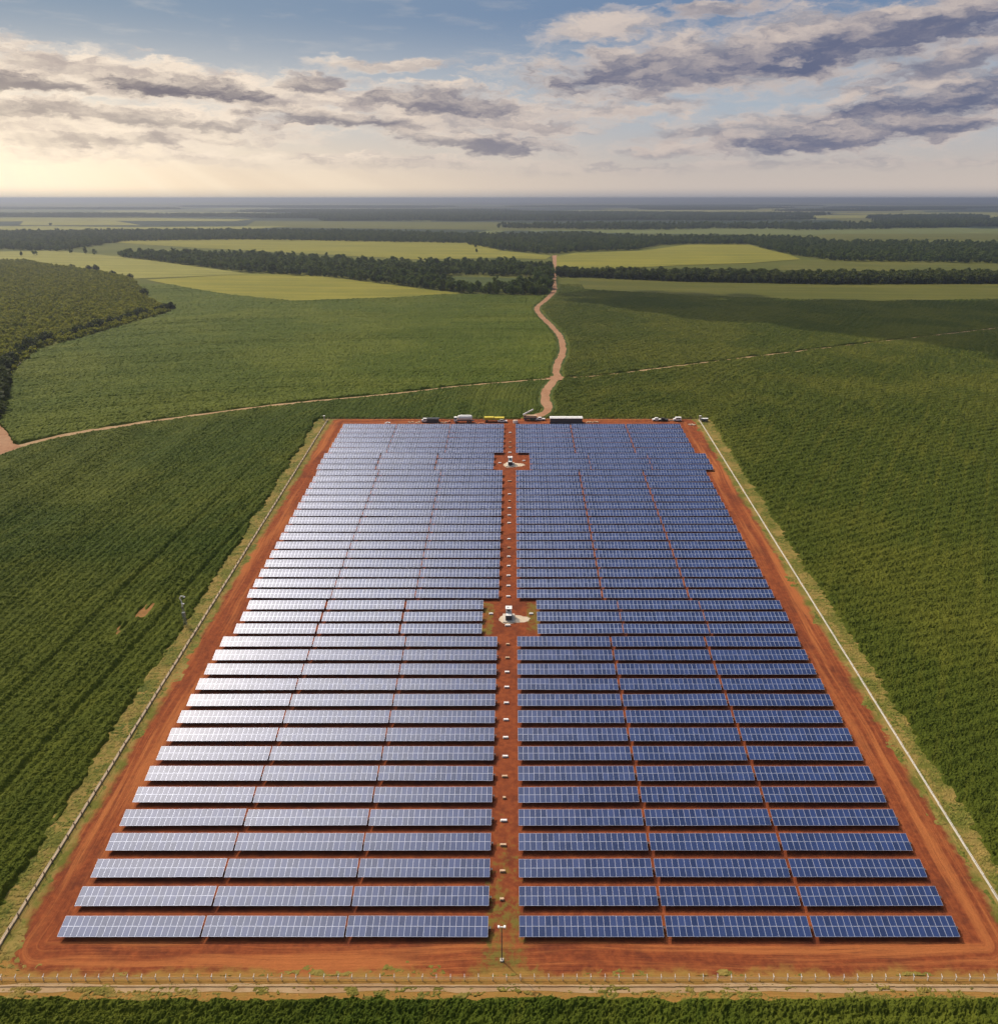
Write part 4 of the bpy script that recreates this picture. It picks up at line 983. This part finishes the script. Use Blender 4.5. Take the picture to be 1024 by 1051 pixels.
# tree belts
B1 = GP([(122, 262.5), (170, 262), (256, 264), (320, 267), (381, 271), (431, 273), (512, 272), (566, 274), (568, 287), (562, 302), (540, 304), (490, 302), (446, 297.5), (400, 292), (356, 286), (256, 279.5), (200, 273), (130, 264.5)])
H1 = GP([(432, 284), (470, 282), (550, 284), (552, 292), (545, 294), (500, 299), (470, 296)])
B2 = GP([(573, 281), (620, 283), (704, 283.5), (830, 286), (1100, 285), (1100, 291), (860, 292), (690, 289), (620, 286), (573, 284)])
B3 = GP([(768, 250), (818, 250), (1024, 252), (1100, 252), (1100, 272), (1024, 270.5), (855, 267.5), (812, 261.5), (785, 255.5)])
B4 = GP([(505, 243), (600, 242), (662, 245), (768, 245), (840, 247), (845, 251), (704, 250.5), (672, 252), (655, 256.5), (590, 258.5), (562, 261), (512, 256.5), (480, 251), (480, 243)])
B5 = GP([(-80, 240), (60, 239), (180, 238), (256, 238), (380, 239), (505, 243), (500, 250), (256, 246), (130, 247.5), (100, 252), (60, 258), (-80, 253)])
def patches(rows_):
    out = []
    q = random.Random(77)
    for y0_, y1_, n_, xa, xb in rows_:
        for _ in range(n_):
            cx_ = q.uniform(xa, xb); w = q.uniform(40, 150); yc = q.uniform(y0_, y1_); hh_ = q.uniform(.5, 1.6)*(yc-204)/18
            out.append(GP([(cx_+w*math.cos(t)*(1+q.uniform(-.25, .1)), yc+hh_*math.sin(t)*(1+q.uniform(-.4, .2))) for t in np.linspace(0, 2*math.pi, 15)[:-1]]))
    return out
B67 = patches([(220, 235, 11, 600, 1040), (219, 226, 6, 300, 640), (212, 220, 9, 350, 1024), (209, 214, 10, 100, 1024), (214, 222, 4, 0, 300)])+[GP([(323, 221), (512, 221), (530, 226), (470, 227), (400, 226.5), (330, 227)])]
bp = np.concatenate([scatter(B1, 8.5, 11, holes=[H1]), scatter(B3, 9.5, 12), scatter(B4, 9.5, 13), scatter(B5, 10, 14)]); bp = bp[np.argsort(dist(bp))]
cb = plant('belt', 'belt_tree', 'dark green broad tree in the woodland strip beyond the fields, left of the road', 'tree', 'dark trees of the woodland strip left of the road', bp[:300], 5, .5, 1.15)
gn_scatter('woodland', bp[300:], cb, 6, .45, 1.1)
hp = scatter(B2, 6.5, 15); hp = hp[np.argsort(dist(hp))]
chd = plant('hedge', 'windbreak_tree', 'mid green tree in the long straight windbreak right of the road', 'tree', 'trees of the windbreak right of the road', hp[:300], 7)
if len(hp) > 300: gn_scatter('windbreak', hp[300:], chd, 8)
fp_ = np.concatenate([scatter(B_, 18, 16+k_) for k_, B_ in enumerate(B67)]); print('far', len(fp_)); fp_ = fp_[np.argsort(dist(fp_))][:60000]; gn_scatter('far_woodland', fp_, cb, 9, .9, 1.6)
sc_ = np.array([G(*p) for p in ((36, 262), (88, 260.5), (97, 261), (22, 262.5), (73, 260), (488, 254), (494, 252), (489, 259), (52, 231.5), (312, 237), (553, 232))])
plant('belt', 'field_tree', 'lone dark tree standing in the pale far fields', 'tree', 'lone trees in the pale far fields', sc_, 10, .7, 1.1)
print('trees', len(O), len(bp), len(hp), len(fp_), len(ep))

# ------------------------------------------------------------------ clouds that shade the far right fields
def cloud(poly, alt, label_, n, seed, smin, smax):
    q = np.random.RandomState(seed); P = np.array(poly); x0, y0 = P.min(0); x1, y1 = P.max(0); V = []; Ff = []
    ico = bmesh.new(); bmesh.ops.create_icosphere(ico, subdivisions=2, radius=1); iv = np.array([v.co[:] for v in ico.verts]); iff = np.array([[v.index for v in f.verts] for f in ico.faces]); ico.free()
    tt = (alt-PLAIN)/sdir.z; cnt = 0; base = 0
    while cnt < n:
        x = q.uniform(x0, x1, 1); y = q.uniform(y0, y1, 1)
        if not in_poly(x, y, poly)[0]: continue
        cnt += 1; s = q.uniform(smin, smax)
        c = np.array([x[0]+sdir.x*tt, y[0]+sdir.y*tt, alt+q.uniform(-.3, .5)*smax])
        V.append(iv*s*np.array([1.3, 1, .6])+c); Ff.append(iff+base); base += len(iv)
    o = link('cloud', np_mesh('cloud', np.concatenate(V), np.concatenate(Ff), smooth=True), M_CLOUD); tag(o, kind='stuff')
M_CLOUD = simple('cloud_vapour', (.85, .85, .87), 1.0, 0, .05, .01, 0)
cloud(GP([(700, 311), (800, 312), (1090, 312), (1090, 372), (1000, 355), (880, 338), (780, 330), (700, 320), (640, 312)]), 700, '', 620, 5, 10, 36)
cloud(GP([(590, 298), (700, 300), (790, 303), (700, 312), (600, 309)]), 700, '', 30, 6, 8, 24)

# ------------------------------------------------------------------ haze
def haze():
    b = MB(); b.box((0, 0, 0), (124000, 124000, 1.0)); top_ = 6.0; bot = float(gz(-200))-14.0
    b.v = [(x, y, (top_ if z > 0 else bot)) for x, y, z in b.v]
    m = bpy.data.materials.new('haze_air'); m.use_nodes = True; t = m.node_tree; t.nodes.clear()
    out = t.nodes.new('ShaderNodeOutputMaterial'); v = t.nodes.new('ShaderNodeVolumePrincipled'); t.links.new(v.outputs[0], out.inputs['Volume'])
    v.inputs['Color'].default_value = (.70, .76, .88, 1); v.inputs['Density'].default_value = HAZE_D; v.inputs['Anisotropy'].default_value = .8
    o = b.build('haze', m); tag(o, kind='stuff')
HAZE_D = .00014
haze()
SC.cycles.volume_bounces = 0
